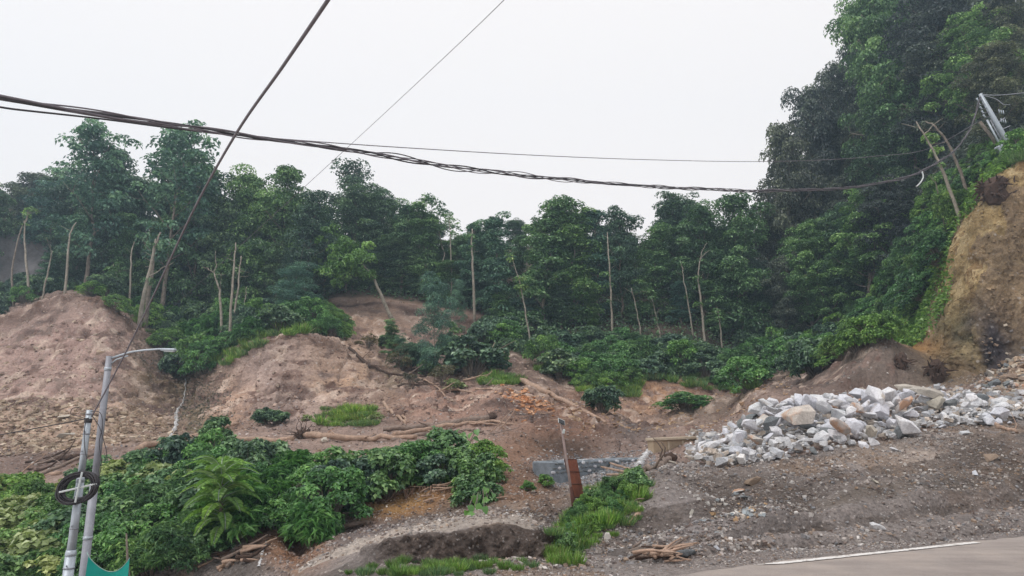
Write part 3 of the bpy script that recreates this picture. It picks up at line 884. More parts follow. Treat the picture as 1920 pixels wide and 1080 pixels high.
FRONT = [  # px, top py, Y, kind, width, label
    (10, 330, 68, 'grey', 1.0, 'round dark tree over the grey rock face at the left edge of the forest'),
    (62, 345, 62, 'open', 1.0, 'tree with two curved pale stems above the grey rock face'),
    (143, 236, 56, 'open', 1.0, 'tallest open-crowned tree on the skyline above the left landslide head'),
    (190, 330, 58, 'open2', 1.0, 'tree between the two tall open-crowned trees on the left skyline'),
    (288, 240, 56, 'open', 1.05, 'second tall open-crowned tree on the left skyline, right of the tallest'),
    (345, 318, 58, 'dense2', .9, 'yellowish topped tree just left of where the thick slanting cable meets the treetops'),
    (395, 372, 57, 'open2', .9, 'low dark tree behind the slanting cable above the green spur'),
    (445, 326, 58, 'dense2', .9, 'broad tree with flat green top above the tall bare snag'),
    (512, 322, 58, 'dense2', .95, 'leafy tree right of the bare snag with a bushy skyline crown'),
    (560, 366, 55, 'open2', .9, 'light green tree with hanging sprays above the middle scar'),
    (618, 298, 62, 'airy', 1.1, 'thin feathery tree poking above the skyline left of the dark dome tree'),
    (655, 352, 60, 'open2', 1.0, 'green tree leaning over the middle scar'),
    (694, 352, 62, 'dense', 1.0, 'very dark dome-shaped tree on the skyline above the brown scar'),
    (745, 378, 60, 'column', 1.1, 'narrow tree just right of the dark dome-shaped tree'),
    (790, 388, 60, 'column2', 1.1, 'green column-shaped tree above the upright slipped bush'),
    (842, 362, 60, 'slim', 1.1, 'slender tree whose small tufted head stands alone above the skyline'),
    (885, 412, 59, 'column', 1.0, 'short vine-clad tree in the lowest dip of the skyline'),
    (938, 402, 57, 'column', 1.1, 'vine-covered column tree left of the thin leaning white stem'),
    (1018, 364, 57, 'column2', 1.25, 'tallest tree in the middle of the forest, light green to its foot'),
    (1075, 392, 57, 'column2', 1.3, 'open-crowned tree right of the tallest middle tree'),
    (1125, 386, 58, 'column', 1.1, 'fine-topped tree behind the straight bare stem'),
    (1170, 396, 58, 'open2', .8, 'loose-crowned tree with sky showing through its top'),
    (1225, 416, 58, 'column2', 1.1, 'green tree in the right dip of the skyline'),
    (1285, 366, 62, 'dense', 1.1, 'blue-green rounded tree rising behind the right dip of the skyline'),
    (1330, 392, 58, 'dense2', 1.0, 'tree with a forked pale stem near the dark hollow'),
    (1398, 374, 58, 'dense2', 1.0, 'light green tree standing against the foot of the tall dark hill'),
    (1508, 232, 58, 'grey', 0.62, 'outermost tree of the dark hill, its crown jutting into the sky'),
    (1580, 172, 60, 'grey', 0.66, 'second tree down the skyline of the dark hill'),
    (1634, 122, 62, 'grey', 0.66, 'tree halfway up the skyline edge of the dark hill'),
    (1682, 52, 62, 'grey', 0.66, 'tree with a notched left edge near the top of the dark hill'),
    (1745, -20, 54, 'spread2', .72, 'large yellow-green crown at the top edge above the dark hill'),
    (1815, -40, 52, 'spread2', .9, 'big spreading tree with visible dark limbs behind the grey pole'),
    (1842, -10, 50, 'grey', 1.0, 'dark tree with ragged top just right of the spreading tree'),
    (1905, 32, 46, 'spread2', 0.9, 'lower green tree cut by the right edge above the lattice pole'),
]
for px, top, Y, kind, wd, lab in FRONT:
    put_tree(px, top, Y, kind, lab, 'forest trees seen one by one', wd)
rr = random.Random(5)
def infill(x0, x1, step, dY0, dY1, lo, hi, kinds, label, group, wd=(0.9, 1.2)):
    x = x0
    while x < x1:
        px = x + rr.uniform(-.35, .35) * step
        Y = rr.uniform(dY0, dY1)
        top = max(sil(px - 25), sil(px), sil(px + 25)) + rr.uniform(lo, hi)
        put_tree(px, top, Y, rr.choice(kinds), say_where(label, px, top + 60), group, rr.uniform(*wd))
        x += step
infill(-330, 0, 90, 56, 70, 0, 50, ['dense', 'open2'], 'dark forest tree', 'trees beyond the left frame edge')
infill(90, 560, 60, 60, 66, 25, 80, ['dense', 'open2', 'dense', 'column'], 'dark inner forest tree', 'inner trees over the green spur')
infill(0, 700, 74, 68, 80, 20, 60, ['dense', 'open2'], 'shaded deep forest tree', 'deep trees left')
infill(560, 1400, 50, 61, 68, 14, 60, ['dense2', 'column', 'column2', 'open2', 'column2'], 'dark inner forest tree', 'inner trees in the middle')
infill(680, 1420, 74, 70, 84, 10, 40, ['dense', 'open2'], 'shaded deep forest tree', 'deep trees middle')
for xa, xb in ((60, 560), (940, 1380)): infill(xa, xb, 66, 55.5, 58.5, 90, 170, ['column', 'column2', 'open2', 'column'], 'small understorey tree at the forest edge', 'understorey trees', (.7, 1.0))
infill(600, 940, 44, 59, 61, 70, 110, ['column', 'column2', 'dense'], 'vine-clad understorey tree behind the scar', 'understorey trees', (1.1, 1.5))
# the dark hill on the right
STRIP = [(1500, 720), (1500, 650), (1590, 605), (1655, 560), (1700, 480), (1735, 400), (1770, 330), (1800, 290), (1860, 270), (1860, 330), (1835, 385), (1800, 500), (1750, 620), (1690, 690)]
def _inside(x, y, poly):
    c = False
    for i in range(len(poly)):
        (x1, y1), (x2, y2) = poly[i], poly[(i + 1) % len(poly)]
        if (y1 > y) != (y2 > y) and x < (x2 - x1) * (y - y1) / (y2 - y1) + x1: c = not c
    return c
def hill_tree(px, Y, Hm, kind, label, group, wd=1.0):
    b_ = drop_px(px, Y)
    gx, gy = project(np.array([[b_.x, b_.y, b_.z]]))
    if _inside(float(gx[0]), float(gy[0]), STRIP): return
    k = _cnt.get(kind, 0); _cnt[kind] = k + 1
    tk, cn = TREE[kind][k % len(TREE[kind])]
    o = empty('forest_tree', b_, rr.uniform(0, 6.28))
    s = Hm / 12.0
    o.scale = (s * wd, s * wd, s)
    link('trunk', tk, o); link('crown', cn, o)
    cx_, cy_ = project(np.array([[b_.x, b_.y, b_.z + Hm * .6]]))
    tag(o, say_where(label, float(cx_[0]), float(cy_[0])), 'tree', group)
    qx, qy = project(np.array([[b_.x, b_.y, b_.z + Hm]]))
    xe = float(qx[0]) - 55
    if qy[0] < sil(xe) + 14:                       # keep the skyline of the photograph
        f = (P(float(qx[0]), sil(xe) + 25, b_.y).z - b_.z) / Hm
        if f < 0.35:
            for c in list(o.children): bpy.data.objects.remove(c)
            bpy.data.objects.remove(o); return
        o.scale = (s * wd * max(f, .6), s * wd * max(f, .6), s * f)
for Y0_, x0, x1, st, Hm in ((57, 1440, 1640, 44, 8.5), (61, 1490, 1700, 46, 10), (65, 1540, 1800, 48, 10.5), (70, 1600, 1900, 55, 11), (53, 1560, 1700, 48, 8.0),
                            (48, 1640, 1800, 46, 7.5), (53, 1720, 1990, 50, 9.5), (58, 1700, 2000, 55, 10), (44, 1720, 1900, 46, 7), (48, 1810, 2050, 52, 9), (41, 1800, 2000, 50, 6)):
    x = x0
    while x < x1:
        hill_tree(x + rr.uniform(-14, 14), Y0_ + rr.uniform(-1.8, 1.8), Hm * rr.uniform(.85, 1.15), rr.choice(['grey', 'dense', 'dense2', 'grey', 'grey', 'spread2']),
                  'dark evergreen hillside tree', 'trees of the steep dark hill', rr.uniform(.75, 1.0) if Y0_ > 55 else rr.uniform(.9, 1.15))
        x += st
# ================================================================ BUSHES, GRASS
def in_poly(x, y, poly):
    c = False
    n = len(poly)
    for i in range(n):
        x1, y1 = poly[i]; x2, y2 = poly[(i + 1) % n]
        if (y1 > y) != (y2 > y) and x < (x2 - x1) * (y - y1) / (y2 - y1) + x1: c = not c
    return c

def sample_poly(poly, gap, rnd, tries=4000, yscale=1.0):
    xs = [p[0] for p in poly]; ys = [p[1] for p in poly]
    out = []
    for _ in range(tries):
        x, y = rnd.uniform(min(xs), max(xs)), rnd.uniform(min(ys), max(ys))
        if not in_poly(x, y, poly): continue
        if all((x - a) ** 2 + ((y - b_) / yscale) ** 2 > gap * gap for a, b_ in out): out.append((x, y))
    return out

MOUND = [(-60, 985), (60, 955), (150, 925), (200, 905), (300, 885), (420, 885), (500, 900), (580, 905), (680, 908), (760, 893), (850, 878), (900, 890),
         (912, 900), (840, 906), (750, 914), (695, 948), (620, 985), (560, 1002), (540, 1015), (522, 990), (490, 960), (470, 1000), (400, 1035), (280, 1085), (-60, 1120)]
pts = sample_poly(MOUND, 31, rr, 9000, 0.8)
GL = {'yellow': 'pale yellow-green bush',
      'small': 'small-leaved green bush',
      'bamboo': 'narrow-leaved bush',
      'broad': 'broad-leaved bush',
      'feather': 'feathery-leaved bush',
      'dark': 'dark blue-green bush', 'fresh': 'bright green bush',
      'round': 'round-leaved bush'}
for x, y in pts:
    h, nn = hit(x, y)
    if h is None: continue
    if x < 110: kind = rr.choice(['yellow', 'yellow', 'broad', 'fresh'])
    elif x < 340 and y < 960: kind = rr.choice(['yellow', 'yellow', 'broad', 'small'])
    elif x < 420 and y > 930: kind = rr.choice(['feather', 'small', 'feather', 'broad'])
    elif 430 < x < 600: kind = rr.choice(['bamboo', 'bamboo', 'dark', 'small'])
    else: kind = rr.choice(['small', 'small', 'round', 'dark', 'fresh', 'broad'])
    put_shrub(h, kind, rr.uniform(0.8, 1.25) * (0.6 + h.y / 45), say_where(GL[kind], x, y - 25), 'bushes of the near bank thicket', nrm_tilt=nn, squash=rr.uniform(.75, 1.0))

def shrub_field(poly, gap, kinds, smin, smax, label, group, ysc=0.8, tilt=True, limit=90):
    for x, y in sample_poly(poly, gap, rr, 5000, ysc)[:limit]:
        h, nn = hit(x, y)
        if h is None: continue
        kd = rr.choice(kinds)
        put_shrub(h, kd, rr.uniform(smin, smax), say_where({'small': 'fine-leaved ', 'round': 'round-leaved ', 'fresh': 'fresh ', 'feather': 'feathery ', 'bamboo': 'narrow-leaved ', 'dark': 'dense '}.get(kd, '') + label, x, y - 15), group, nrm_tilt=nn if tilt else None, squash=rr.uniform(.7, 1.0))

shrub_field([(195, 575), (240, 590), (290, 610), (300, 660), (350, 702), (385, 700), (420, 665), (470, 640), (530, 620), (600, 612), (600, 585), (480, 580), (330, 575), (230, 560)],
            22, ['small', 'dark', 'round', 'fresh', 'bamboo'], 1.4, 2.2, 'bush on the green spur', 'bushes on the green spur')
shrub_field([(-30, 590), (30, 575), (80, 555), (110, 545), (60, 535), (-30, 560)], 20, ['dark', 'small'], 1.2, 1.9, 'dark bush above the left landslide', 'bushes above the left landslide')
shrub_field([(110, 540), (190, 562), (200, 545), (120, 520)], 18, ['dark', 'small', 'fresh'], 1.1, 1.7, 'dark bush on the left landslide peak', 'bushes above the left landslide')
shrub_field([(590, 632), (640, 640), (648, 615), (615, 598), (585, 605)], 15, ['fresh', 'small'], 1.1, 1.5, 'bright overhanging bush', 'bushes over the middle scar')
shrub_field([(905, 650), (960, 640), (1010, 650), (1000, 610), (920, 600)], 17, ['dark', 'small', 'round'], 1.3, 2.2, 'forest edge bush', 'bushes at the middle forest edge')
shrub_field([(1005, 700), (1060, 715), (1120, 722), (1180, 716), (1230, 704), (1300, 708), (1350, 722), (1390, 738), (1425, 725), (1400, 690), (1300, 665), (1200, 655), (1100, 650), (1010, 660)],
            24, ['small', 'dark', 'small', 'round', 'feather'], 1.4, 2.2, 'green thicket bush', 'bushes above the orange bank')
shrub_field([(1080, 728), (1150, 738), (1190, 722), (1120, 706)], 15, ['fresh', 'feather'], .9, 1.3, 'light yellow-green lip bush', 'light bushes at the bank lip')
shrub_field([(1420, 700), (1540, 705), (1560, 650), (1480, 640), (1400, 650)], 25, ['dark', 'round', 'small'], 1.4, 2.4, 'dark valley mouth bush', 'bushes in the valley mouth')
shrub_field([(1525, 690), (1600, 664), (1665, 640), (1712, 605), (1752, 530), (1784, 440), (1812, 385), (1812, 340), (1775, 350), (1730, 440), (1670, 545), (1590, 600), (1520, 650)],
            23, ['fresh', 'feather', 'small', 'fresh', 'small'], 1.1, 1.8, 'bright green cliffside bush', 'bright bushes beside the ochre cliff', limit=110)
shrub_field([(1820, 350), (1850, 318), (1925, 290), (1925, 268), (1850, 290), (1810, 320)], 15, ['fresh', 'small', 'feather'], .8, 1.3, 'bright cliff top bush', 'bushes on the cliff top')

def one_shrub(px, py, kind, size, label, sq=1.0, cat='bush'):
    h, nn = hit(px, py)
    return put_shrub(h, kind, size, label, None, 'bush', None, sq)
lb = one_shrub(1291, 772, 'small', 1.5, 'lone rounded bush at the foot of the orange cut bank', .65)
lb.scale = (2.2, 1.4, 1.0); lb.rotation_euler = (0, 0, 0)
one_shrub(1130, 772, 'dark', 1.3, 'dark bush hanging left of the orange cut bank', .9)
one_shrub(497, 795, 'dark', .85, 'left one of two dark tufts on the terrace below the middle slide', .8)
one_shrub(520, 794, 'dark', .85, 'right one of two dark tufts on the terrace below the middle slide', .7)
one_shrub(885, 704, 'round', 2.4, 'large dark round bush standing on the slide debris', .9)
one_shrub(862, 690, 'dark', 1.4, 'smaller dark bush tucked behind the large round bush', .9)
one_shrub(910, 690, 'dark', 1.3, 'dark bush touching the right side of the large round bush', .9)
one_shrub(752, 690, 'dry', 1.4, 'grey-green slipped bush left of the upright slipped thicket', 1.1)
one_shrub(790, 690, 'dark', 1.5, 'slipped bush at the foot of the upright thicket', 1.0)
one_shrub(830, 720, 'dry', 1.3, 'wilting bush with pale leaves in front of the slipped thicket', .8)
one_shrub(850, 735, 'yellow', .9, 'pale wilted leaves on broken twigs below the slipped thicket', .7)
one_shrub(776, 668, 'dry', 1.2, 'grey wilting bush high in the slide debris left of the upright slipped tree', 1.1)
one_shrub(806, 704, 'dark', 1.1, 'low dark bush at the foot of the upright slipped tree', .8)
one_shrub(842, 668, 'dark', 1.3, 'dark leafy clump right against the upright slipped tree', 1.2)
one_shrub(728, 652, 'dark', 1.0, 'isolated dark tuft under the leaning pale trunk in the scar', 1.0)
one_shrub(770, 724, 'dry', .9, 'dry twiggy bush at the lower edge of the slide debris', .8)
one_shrub(935, 690, 'small', 1.1, 'sparse bush right of the large round bush on reddish debris', .8)
one_shrub(690, 648, 'dry', 1.2, 'small wilting bush at the right edge of the middle slide face', .8)
one_shrub(575, 790, 'yellow', .4, 'tiny pale plant beside the big uprooted log', .8)
one_shrub(705, 792, 'yellow', .55, 'pale leafy twigs lying on the terrace right of the grass patch', .6)
one_shrub(403, 838, 'broad', 1.0, 'leafy bush growing through the fallen pole above the thicket', 1.0)
one_shrub(990, 922, 'small', .28, 'small tuft on the bare bank left of the leaning post', .9)
one_shrub(1024, 912, 'small', .32, 'small leafy tuft just left of the rusty board', .9)
one_shrub(585, 1020, 'bamboo', .9, 'drooping narrow-leaved bush at the bottom right tip of the thicket', .9)
one_shrub(548, 985, 'dry', 1.0, 'dry straw-coloured bush over the little orange gully', 1.0)
def trees_at(px, base_py, top_py, kind, wid, label, leanx=0, leany=0, name='slipped_tree'):
    h, _ = hit(px, base_py)
    return put_tree(px, top_py, h.y, kind, label, None, wid, name, h, 'tree', (leanx, leany))
trees_at(815, 700, 522, 'fine', .5, 'upright slipped tree with grey-green foliage standing in the brown scar')
trees_at(738, 668, 600, 'column2', .6, 'small dark slipped tree left of the upright one in the scar', 0, -.2)
trees_at(858, 630, 525, 'fine', .3, 'grey-green tree at the top of the scar behind the large round bush')
trees_at(548, 612, 500, 'fine', .75, 'bluish feathery young tree on the green spur beside the bare trunks')
trees_at(765, 690, 630, 'fine', .4, 'greyish slipped sapling between the dark slipped tree and the upright one', 0, .25)

def grass_patch(poly, gap, smin, smax, label, kinds=(0, 1, 2), flat=1.0):
    V, F, C, n = [], [], [], 0
    for x, y in sample_poly(poly, gap, rr, 6000, 0.6):
        h, nn = hit(x, y)
        if h is None: continue
        g = GRASS[rr.choice(kinds)]
        vc = np.empty(len(g.vertices) * 3); g.vertices.foreach_get('co', vc); vc = vc.reshape(-1, 3)
        cc = np.empty(len(g.vertices) * 4, dtype=np.float32); g.color_attributes['tint'].data.foreach_get('color', cc)
        fc = np.empty(len(g.polygons) * 3, dtype=np.int32); g.polygons.foreach_get('vertices', fc)
        s = rr.uniform(smin, smax); th = rr.uniform(0, 6.28)
        R = np.array([[math.cos(th), -math.sin(th), 0], [math.sin(th), math.cos(th), 0], [0, 0, flat]])
        V.append(vc @ R.T * s + np.array(h)); C.append(cc.reshape(-1, 4)[:, :3] * rr.uniform(.8, 1.2)); F.append(fc.reshape(-1, 3) + n); n += len(vc)
    if not V: return
    o = link('grass', make_mesh('grass', np.concatenate(V), np.concatenate(F), M_leaf, False, None, np.concatenate(C)))
    tag(o, label, 'grass', None, 'stuff')
grass_patch([(1040, 1045), (1046, 1010), (1085, 965), (1130, 930), (1190, 900), (1206, 918), (1190, 950), (1140, 985), (1095, 1012), (1060, 1050)], 13, .3, .6, 'tall bright grass below the rusty board')
grass_patch([(735, 1079), (800, 1066), (880, 1058), (915, 1064), (850, 1076)], 12, .12, .24, 'short green grass on the road shoulder in front of the dark pit')
grass_patch([(1025, 1055), (1035, 1000), (1080, 945), (1130, 905), (1190, 880), (1225, 915), (1205, 965), (1150, 1005), (1100, 1035), (1070, 1068)], 24, .2, .42, 'thin weeds straggling out of the bright grass into the gravel')
grass_patch([(640, 1079), (720, 1060), (800, 1052), (960, 1045), (1000, 1065), (900, 1079)], 22, .12, .26, 'thin scattered grass on the road shoulder')
grass_patch([(590, 800), (700, 800), (700, 768), (610, 768)], 14, .4, .7, 'thin grass around the grassy patch of the terrace')
grass_patch([(620, 790), (680, 790), (672, 772), (640, 772)], 7, .5, .9, 'grassy patch on the terrace below the middle slide')
grass_patch([(905, 722), (975, 722), (960, 708), (915, 708)], 7, .5, .9, 'light grass on the crest of the debris mound')
grass_patch([(1090, 735), (1190, 745), (1200, 725), (1100, 715)], 8, .6, 1.1, 'pale grass along the lip of the orange cut bank')
grass_patch([(250, 600), (300, 640), (420, 690), (520, 630), (640, 625), (600, 600), (400, 600)], 14, .7, 1.2, 'rough grass between the bushes of the green spur')
grass_patch([(1010, 700), (1200, 712), (1380, 740), (1420, 730), (1350, 690), (1200, 660), (1020, 660)], 17, .7, 1.2, 'rough grass between the bushes above the orange bank')
grass_patch([(1850, 325), (1925, 300), (1925, 285), (1850, 305)], 8, .6, 1.0, 'grass hanging over the top of the ochre cliff')

for k, (x, y) in enumerate(sample_poly([(1045, 1045), (1085, 975), (1190, 905), (1205, 925), (1100, 1010)], 17, rr, 3000, .8)):
    h, nn = hit(x, y)
    kd = rr.choice(['fresh', 'small', 'feather', 'broad'])
    put_shrub(h, kd, rr.uniform(.26, .48), say_where({'fresh': 'bright', 'small': 'fine-leaved', 'feather': 'feathery', 'broad': 'broad-leaved'}[kd] + ' weed in the grass', x, y), 'weeds in the bright grass', 'weed', nn)
for x, y, s_ in ((893, 925, .8), (905, 905, .8), (880, 945, .6), (912, 940, .5)):
    put_shrub(hit(x, y)[0] + Vector((0, .1, -.1)), 'broad', s_, say_where('leafy bush behind the creeper', x, y), 'bushes behind the creeper')
# drooping roots and grass fringe under the scar edges
def hanging_roots(label, edge, n, lmin, lmax):
    g = Geo()
    for k in range(n):
        t = rr.uniform(0, len(edge) - 1.001); i = int(t); f = t - i
        x = edge[i][0] * (1 - f) + edge[i + 1][0] * f; y = edge[i][1] * (1 - f) + edge[i + 1][1] * f
        h, nn = hit(x, y)
        if h is None: continue
        ln = rr.uniform(lmin, lmax)
        rg = np.random.default_rng(k)
        g.tube(wander(np.array(h) + [0, -.05, .1], (rr.uniform(-.3, .3), -.35, -.8), ln, 6, rg, .22), np.linspace(.022, .006, 7), 4, cap=False)
    o = link('hanging_roots', g.mesh('hanging_roots', [M_root_pale], True, False)); tag(o, label, 'roots', None, 'stuff')
M_root_pale = simple_mat('pale_root', lin(138, 112, 96), 0.95, 0.4, 8, 0.5)
hanging_roots('thin roots hanging over the top edge of the middle landslide face', [(445, 650), (500, 636), (560, 628), (620, 640), (660, 665)], 60, .5, 1.5)
hanging_roots('thin roots hanging over the top edge of the brown scar', [(620, 570), (700, 562), (770, 570), (850, 585), (900, 600)], 50, .5, 1.4)
hanging_roots('thin roots hanging over the top edge of the left landslide', [(60, 565), (120, 550), (190, 565), (250, 610)], 40, .5, 1.3)
hanging_roots('thin roots hanging out of the orange cut bank', [(1200, 722), (1260, 718), (1330, 722), (1365, 735)], 36, .5, 1.4)
hanging_roots('thin roots hanging from the bank below the thicket', [(690, 935), (760, 925), (840, 915), (905, 915)], 50, .25, .7)
# ---------------------------------------------------------------- layered young fern-like plant in the thicket
rng = np.random.default_rng(91)
def frond_mesh():
    g = Geo()
    n = 13
    sp = np.array([[0, t * 1.0, 0.22 * math.sin(t * 2.6) - 0.32 * t * t] for t in np.linspace(0, 1, n)])
    g.tube(sp, np.linspace(.012, .003, n), 4, cap=False)
    pos, d_, sz = [], [], []
    for i in range(1, n * 3):
        t = i / (n * 3)
        p = np.array([np.interp(t, np.linspace(0, 1, n), sp[:, k]) for k in range(3)])
        for sd in (-1, 1):
            pos.append(p); d_.append([sd * 1.0, 0.55, -0.15]); sz.append(0.20 * math.sin(math.pi * (0.12 + 0.82 * t)) + .03)
    V, F, C = leaves(np.array(pos), np.tile([0, 0, 1.0], (len(pos), 1)), np.array(sz), 0.26, tints(len(pos), 'fresh', rng, 0.22), rng, 0.12, np.array(d_, float))
    g.add(V, None, F, C)
    return g.mesh('frond', [M_leaf], False)
fm = [frond_mesh() for _ in range(2)]
h, _ = hit(412, 1032)
fern = empty('fern_plant', h); tag(fern, 'layered fern-like plant with long light fronds in the middle of the thicket', 'fern')
g = Geo(); g.tube(np.array([[0, 0, -.3], [0.03, -.1, .5], [0, -.2, 1.2], [0.02, -.3, 1.75]]), [.06, .05, .04, .02], 6)
link('stem', g.mesh('fern_stem', [M_bark], True, False), fern)
for k in range(44):
    f = k / 44
    fr = link('frond', fm[k % 2], fern)
    th = k * 2.4
    fr.location = (0.02, -.05 - .28 * f, 0.35 + 1.4 * f)
    fr.rotation_euler = (0.15 - 0.75 * (1 - f) * .6 + 0.35 * f, 0.15 * math.sin(k * 3.1), th)
    s = 0.45 + 0.38 * math.sin(math.pi * (0.25 + 0.6 * (1 - f)))
    fr.scale = (s, s, s)
# large-leaved creeper at the right end of the thicket
def heart_leaf():
    pr = [(0, 0), (.28, -.06), (.42, .22), (.34, .55), (0, 1.0), (-.34, .55), (-.42, .22), (-.28, -.06)]
    V = [(x, y, -.18 * y * y + .22 * abs(x)) for x, y in pr] + [(0, .4, 0)]
    F = [(8, i, (i + 1) % 8) for i in range(8)]
    me = make_mesh('leaf', V, np.array(F), M_leaf, True, None, np.tile(lin(88, 126, 62), (9, 1)))
    return me
hl = heart_leaf()
def creeper(label, spots, top):
    t0 = P(*top)
    o = empty('creeper', t0); tag(o, label, 'creeper')
    g = Geo()
    for k, (px, py, Y, s) in enumerate(spots):
        p = P(px, py, Y) - t0
        g.tube(np.array([[0, .25, -.1], list(p * .5 + Vector((0, .18, 0))), list(p)]), [.012, .009, .005], 4, cap=False)
        l = link('leaf', hl, o, p, (rr.uniform(-1.2, -.3), rr.uniform(-.5, .5), rr.uniform(2.2, 4.0)), s * .75)
    link('stem', g.mesh('creeper_stem', [M_bark], True, False), o)
def ys(px, py, off=.35):
    h, _ = hit(px, py)
    return h.y - off
creeper('creeper with big light green leaves hanging at the right end of the thicket',
        [(px, py, ys(px, min(py + 10, 960), .8) , s) for px, py, s in ((903, 903, .3), (893, 915, .28), (912, 915, .26), (900, 928, .3), (886, 930, .26), (915, 935, .24), (894, 945, .3), (880, 948, .28), (908, 950, .22), (875, 958, .24), (925, 925, .2), (888, 962, .22))],
        (902, 895, ys(902, 905)))
creeper('young leafy stem with big pale leaves sticking up over the thicket beside the logs',
        [(px, py, 20.0, s) for px, py, s in ((858, 806, .34), (848, 815, .3), (866, 812, .28), (884, 812, .3), (893, 806, .28), (888, 820, .26), (830, 838, .34), (820, 842, .3), (870, 835, .3), (878, 842, .26), (862, 848, .3))],
        (868, 850, 20.2))

# ================================================================ STONE
def rock_mesh(seed):
    r = np.random.default_rng(seed)
    import bmesh
    bm = bmesh.new()
    e = np.array([1.0, r.uniform(.6, .9), r.uniform(.5, .8)]) * 0.5
    sq = r.uniform(2.2, 4.5)                                  # between an ellipsoid and a block
    for _ in range(r.integers(13, 20)):
        v = r.normal(size=3)
        v /= (np.abs(v) ** sq).sum() ** (1 / sq)
        bm.verts.new(v * e * r.uniform(.8, 1.12))
    bmesh.ops.convex_hull(bm, input=bm.verts)
    for v in [v for v in bm.verts if not v.link_faces]: bm.verts.remove(v)
    bmesh.ops.dissolve_limit(bm, angle_limit=0.30, verts=bm.verts, edges=bm.edges)
    bmesh.ops.triangulate(bm, faces=bm.faces)
    bmesh.ops.bevel(bm, geom=list(bm.edges), offset=0.014, segments=1, affect='EDGES', clamp_overlap=True)
    me = bpy.data.meshes.new('rock')
    bm.to_mesh(me); bm.free()
    for p in me.polygons: p.use_smooth = False
    return me

def rock_material(name, base, stain=None, stain_amt=0.0, dark=None):
    m, nt, b = new_mat(name)
    tc = N(nt, 'ShaderNodeTexCoord').outputs['Object']
    oi = N(nt, 'ShaderNodeObjectInfo').outputs['Random']
    vm = N(nt, 'ShaderNodeVectorMath', operation='ADD')
    cx = N(nt, 'ShaderNodeCombineXYZ')
    ml = N(nt, 'ShaderNodeMath', operation='MULTIPLY', inp={1: 37.0})
    nt.links.new(oi, ml.inputs[0])
    for i in range(3): nt.links.new(ml.outputs[0], cx.inputs[i])
    nt.links.new(tc, vm.inputs[0]); nt.links.new(cx.outputs[0], vm.inputs[1])
    co = vm.outputs[0]
    n1 = noise_node(nt, 2.2, 8, 0.7, co)
    n2 = noise_node(nt, 14, 6, 0.7, co)
    c = ramp(nt, n1.outputs[0], [(0.28, np.array(base) * .66), (0.5, base), (0.75, np.minimum(np.array(base) * 1.22, .9))])
    c = mix(nt, 'MULTIPLY', 1.0, c, ramp(nt, n2.outputs[0], [(0.3, .78), (0.65, 1.1)]))
    c = mix(nt, 'MULTIPLY', 1.0, c, ramp(nt, oi, [(0, (.84, .86, .88)), (.3, (.96, .96, .98)), (.6, (1.03, 1.02, 1.0)), (.85, (.9, .92, .9)), (1, (1.1, 1.08, 1.04))]))
    if stain is not None:
        n3 = noise_node(nt, 1.5, 4, 0.6, co)
        c = mix(nt, 'MIX', ramp(nt, n3.outputs[0], [(.5 - stain_amt, 0), (.62 - stain_amt, 1)]), c, stain)
    nt.links.new(c, b.inputs['Base Color'])
    b.inputs['Roughness'].default_value = 0.8
    bp = N(nt, 'ShaderNodeBump', inp={'Strength': .8, 'Distance': .05})
    nt.links.new(n2.outputs[0], bp.inputs['Height']); nt.links.new(bp.outputs[0], b.inputs['Normal'])
    return m
M_white_rock = rock_material('pale_quarry_stone', lin(230, 230, 236), lin(186, 176, 166), -.10)
M_orange_rock = rock_material('rust_stained_stone', lin(206, 198, 192), lin(198, 160, 134), 0.04)
M_beige_rock = rock_material('beige_stone', lin(200, 192, 180))
M_brown_rock = rock_material('muddy_stone', lin(158, 138, 122))
M_grey_rock = rock_material('grey_stone', lin(132, 136, 138))
ROCKS = {}
for nm, mt in (('white', M_white_rock), ('orange', M_orange_rock), ('beige', M_beige_rock), ('brown', M_brown_rock), ('grey', M_grey_rock)):
    L_ = []
    for k in range(9 if nm == 'white' else 4):
        me = rock_mesh(40 + k * 3); me.materials.append(mt); L_.append(me)
    ROCKS[nm] = L_

def put_rock(p, s, kind, label, group=None, name='rock', rot=None, sc=(1, 1, 1), k=None, cat='rock'):
    me = ROCKS[kind][rr.randrange(len(ROCKS[kind])) if k is None else k % len(ROCKS[kind])]
    o = link(name, me, None, p, rot or (rr.uniform(-.6, .6), rr.uniform(-.6, .6), rr.uniform(0, 6.28)), (s * sc[0], s * sc[1], s * sc[2]))
    return tag(o, label, cat, group)

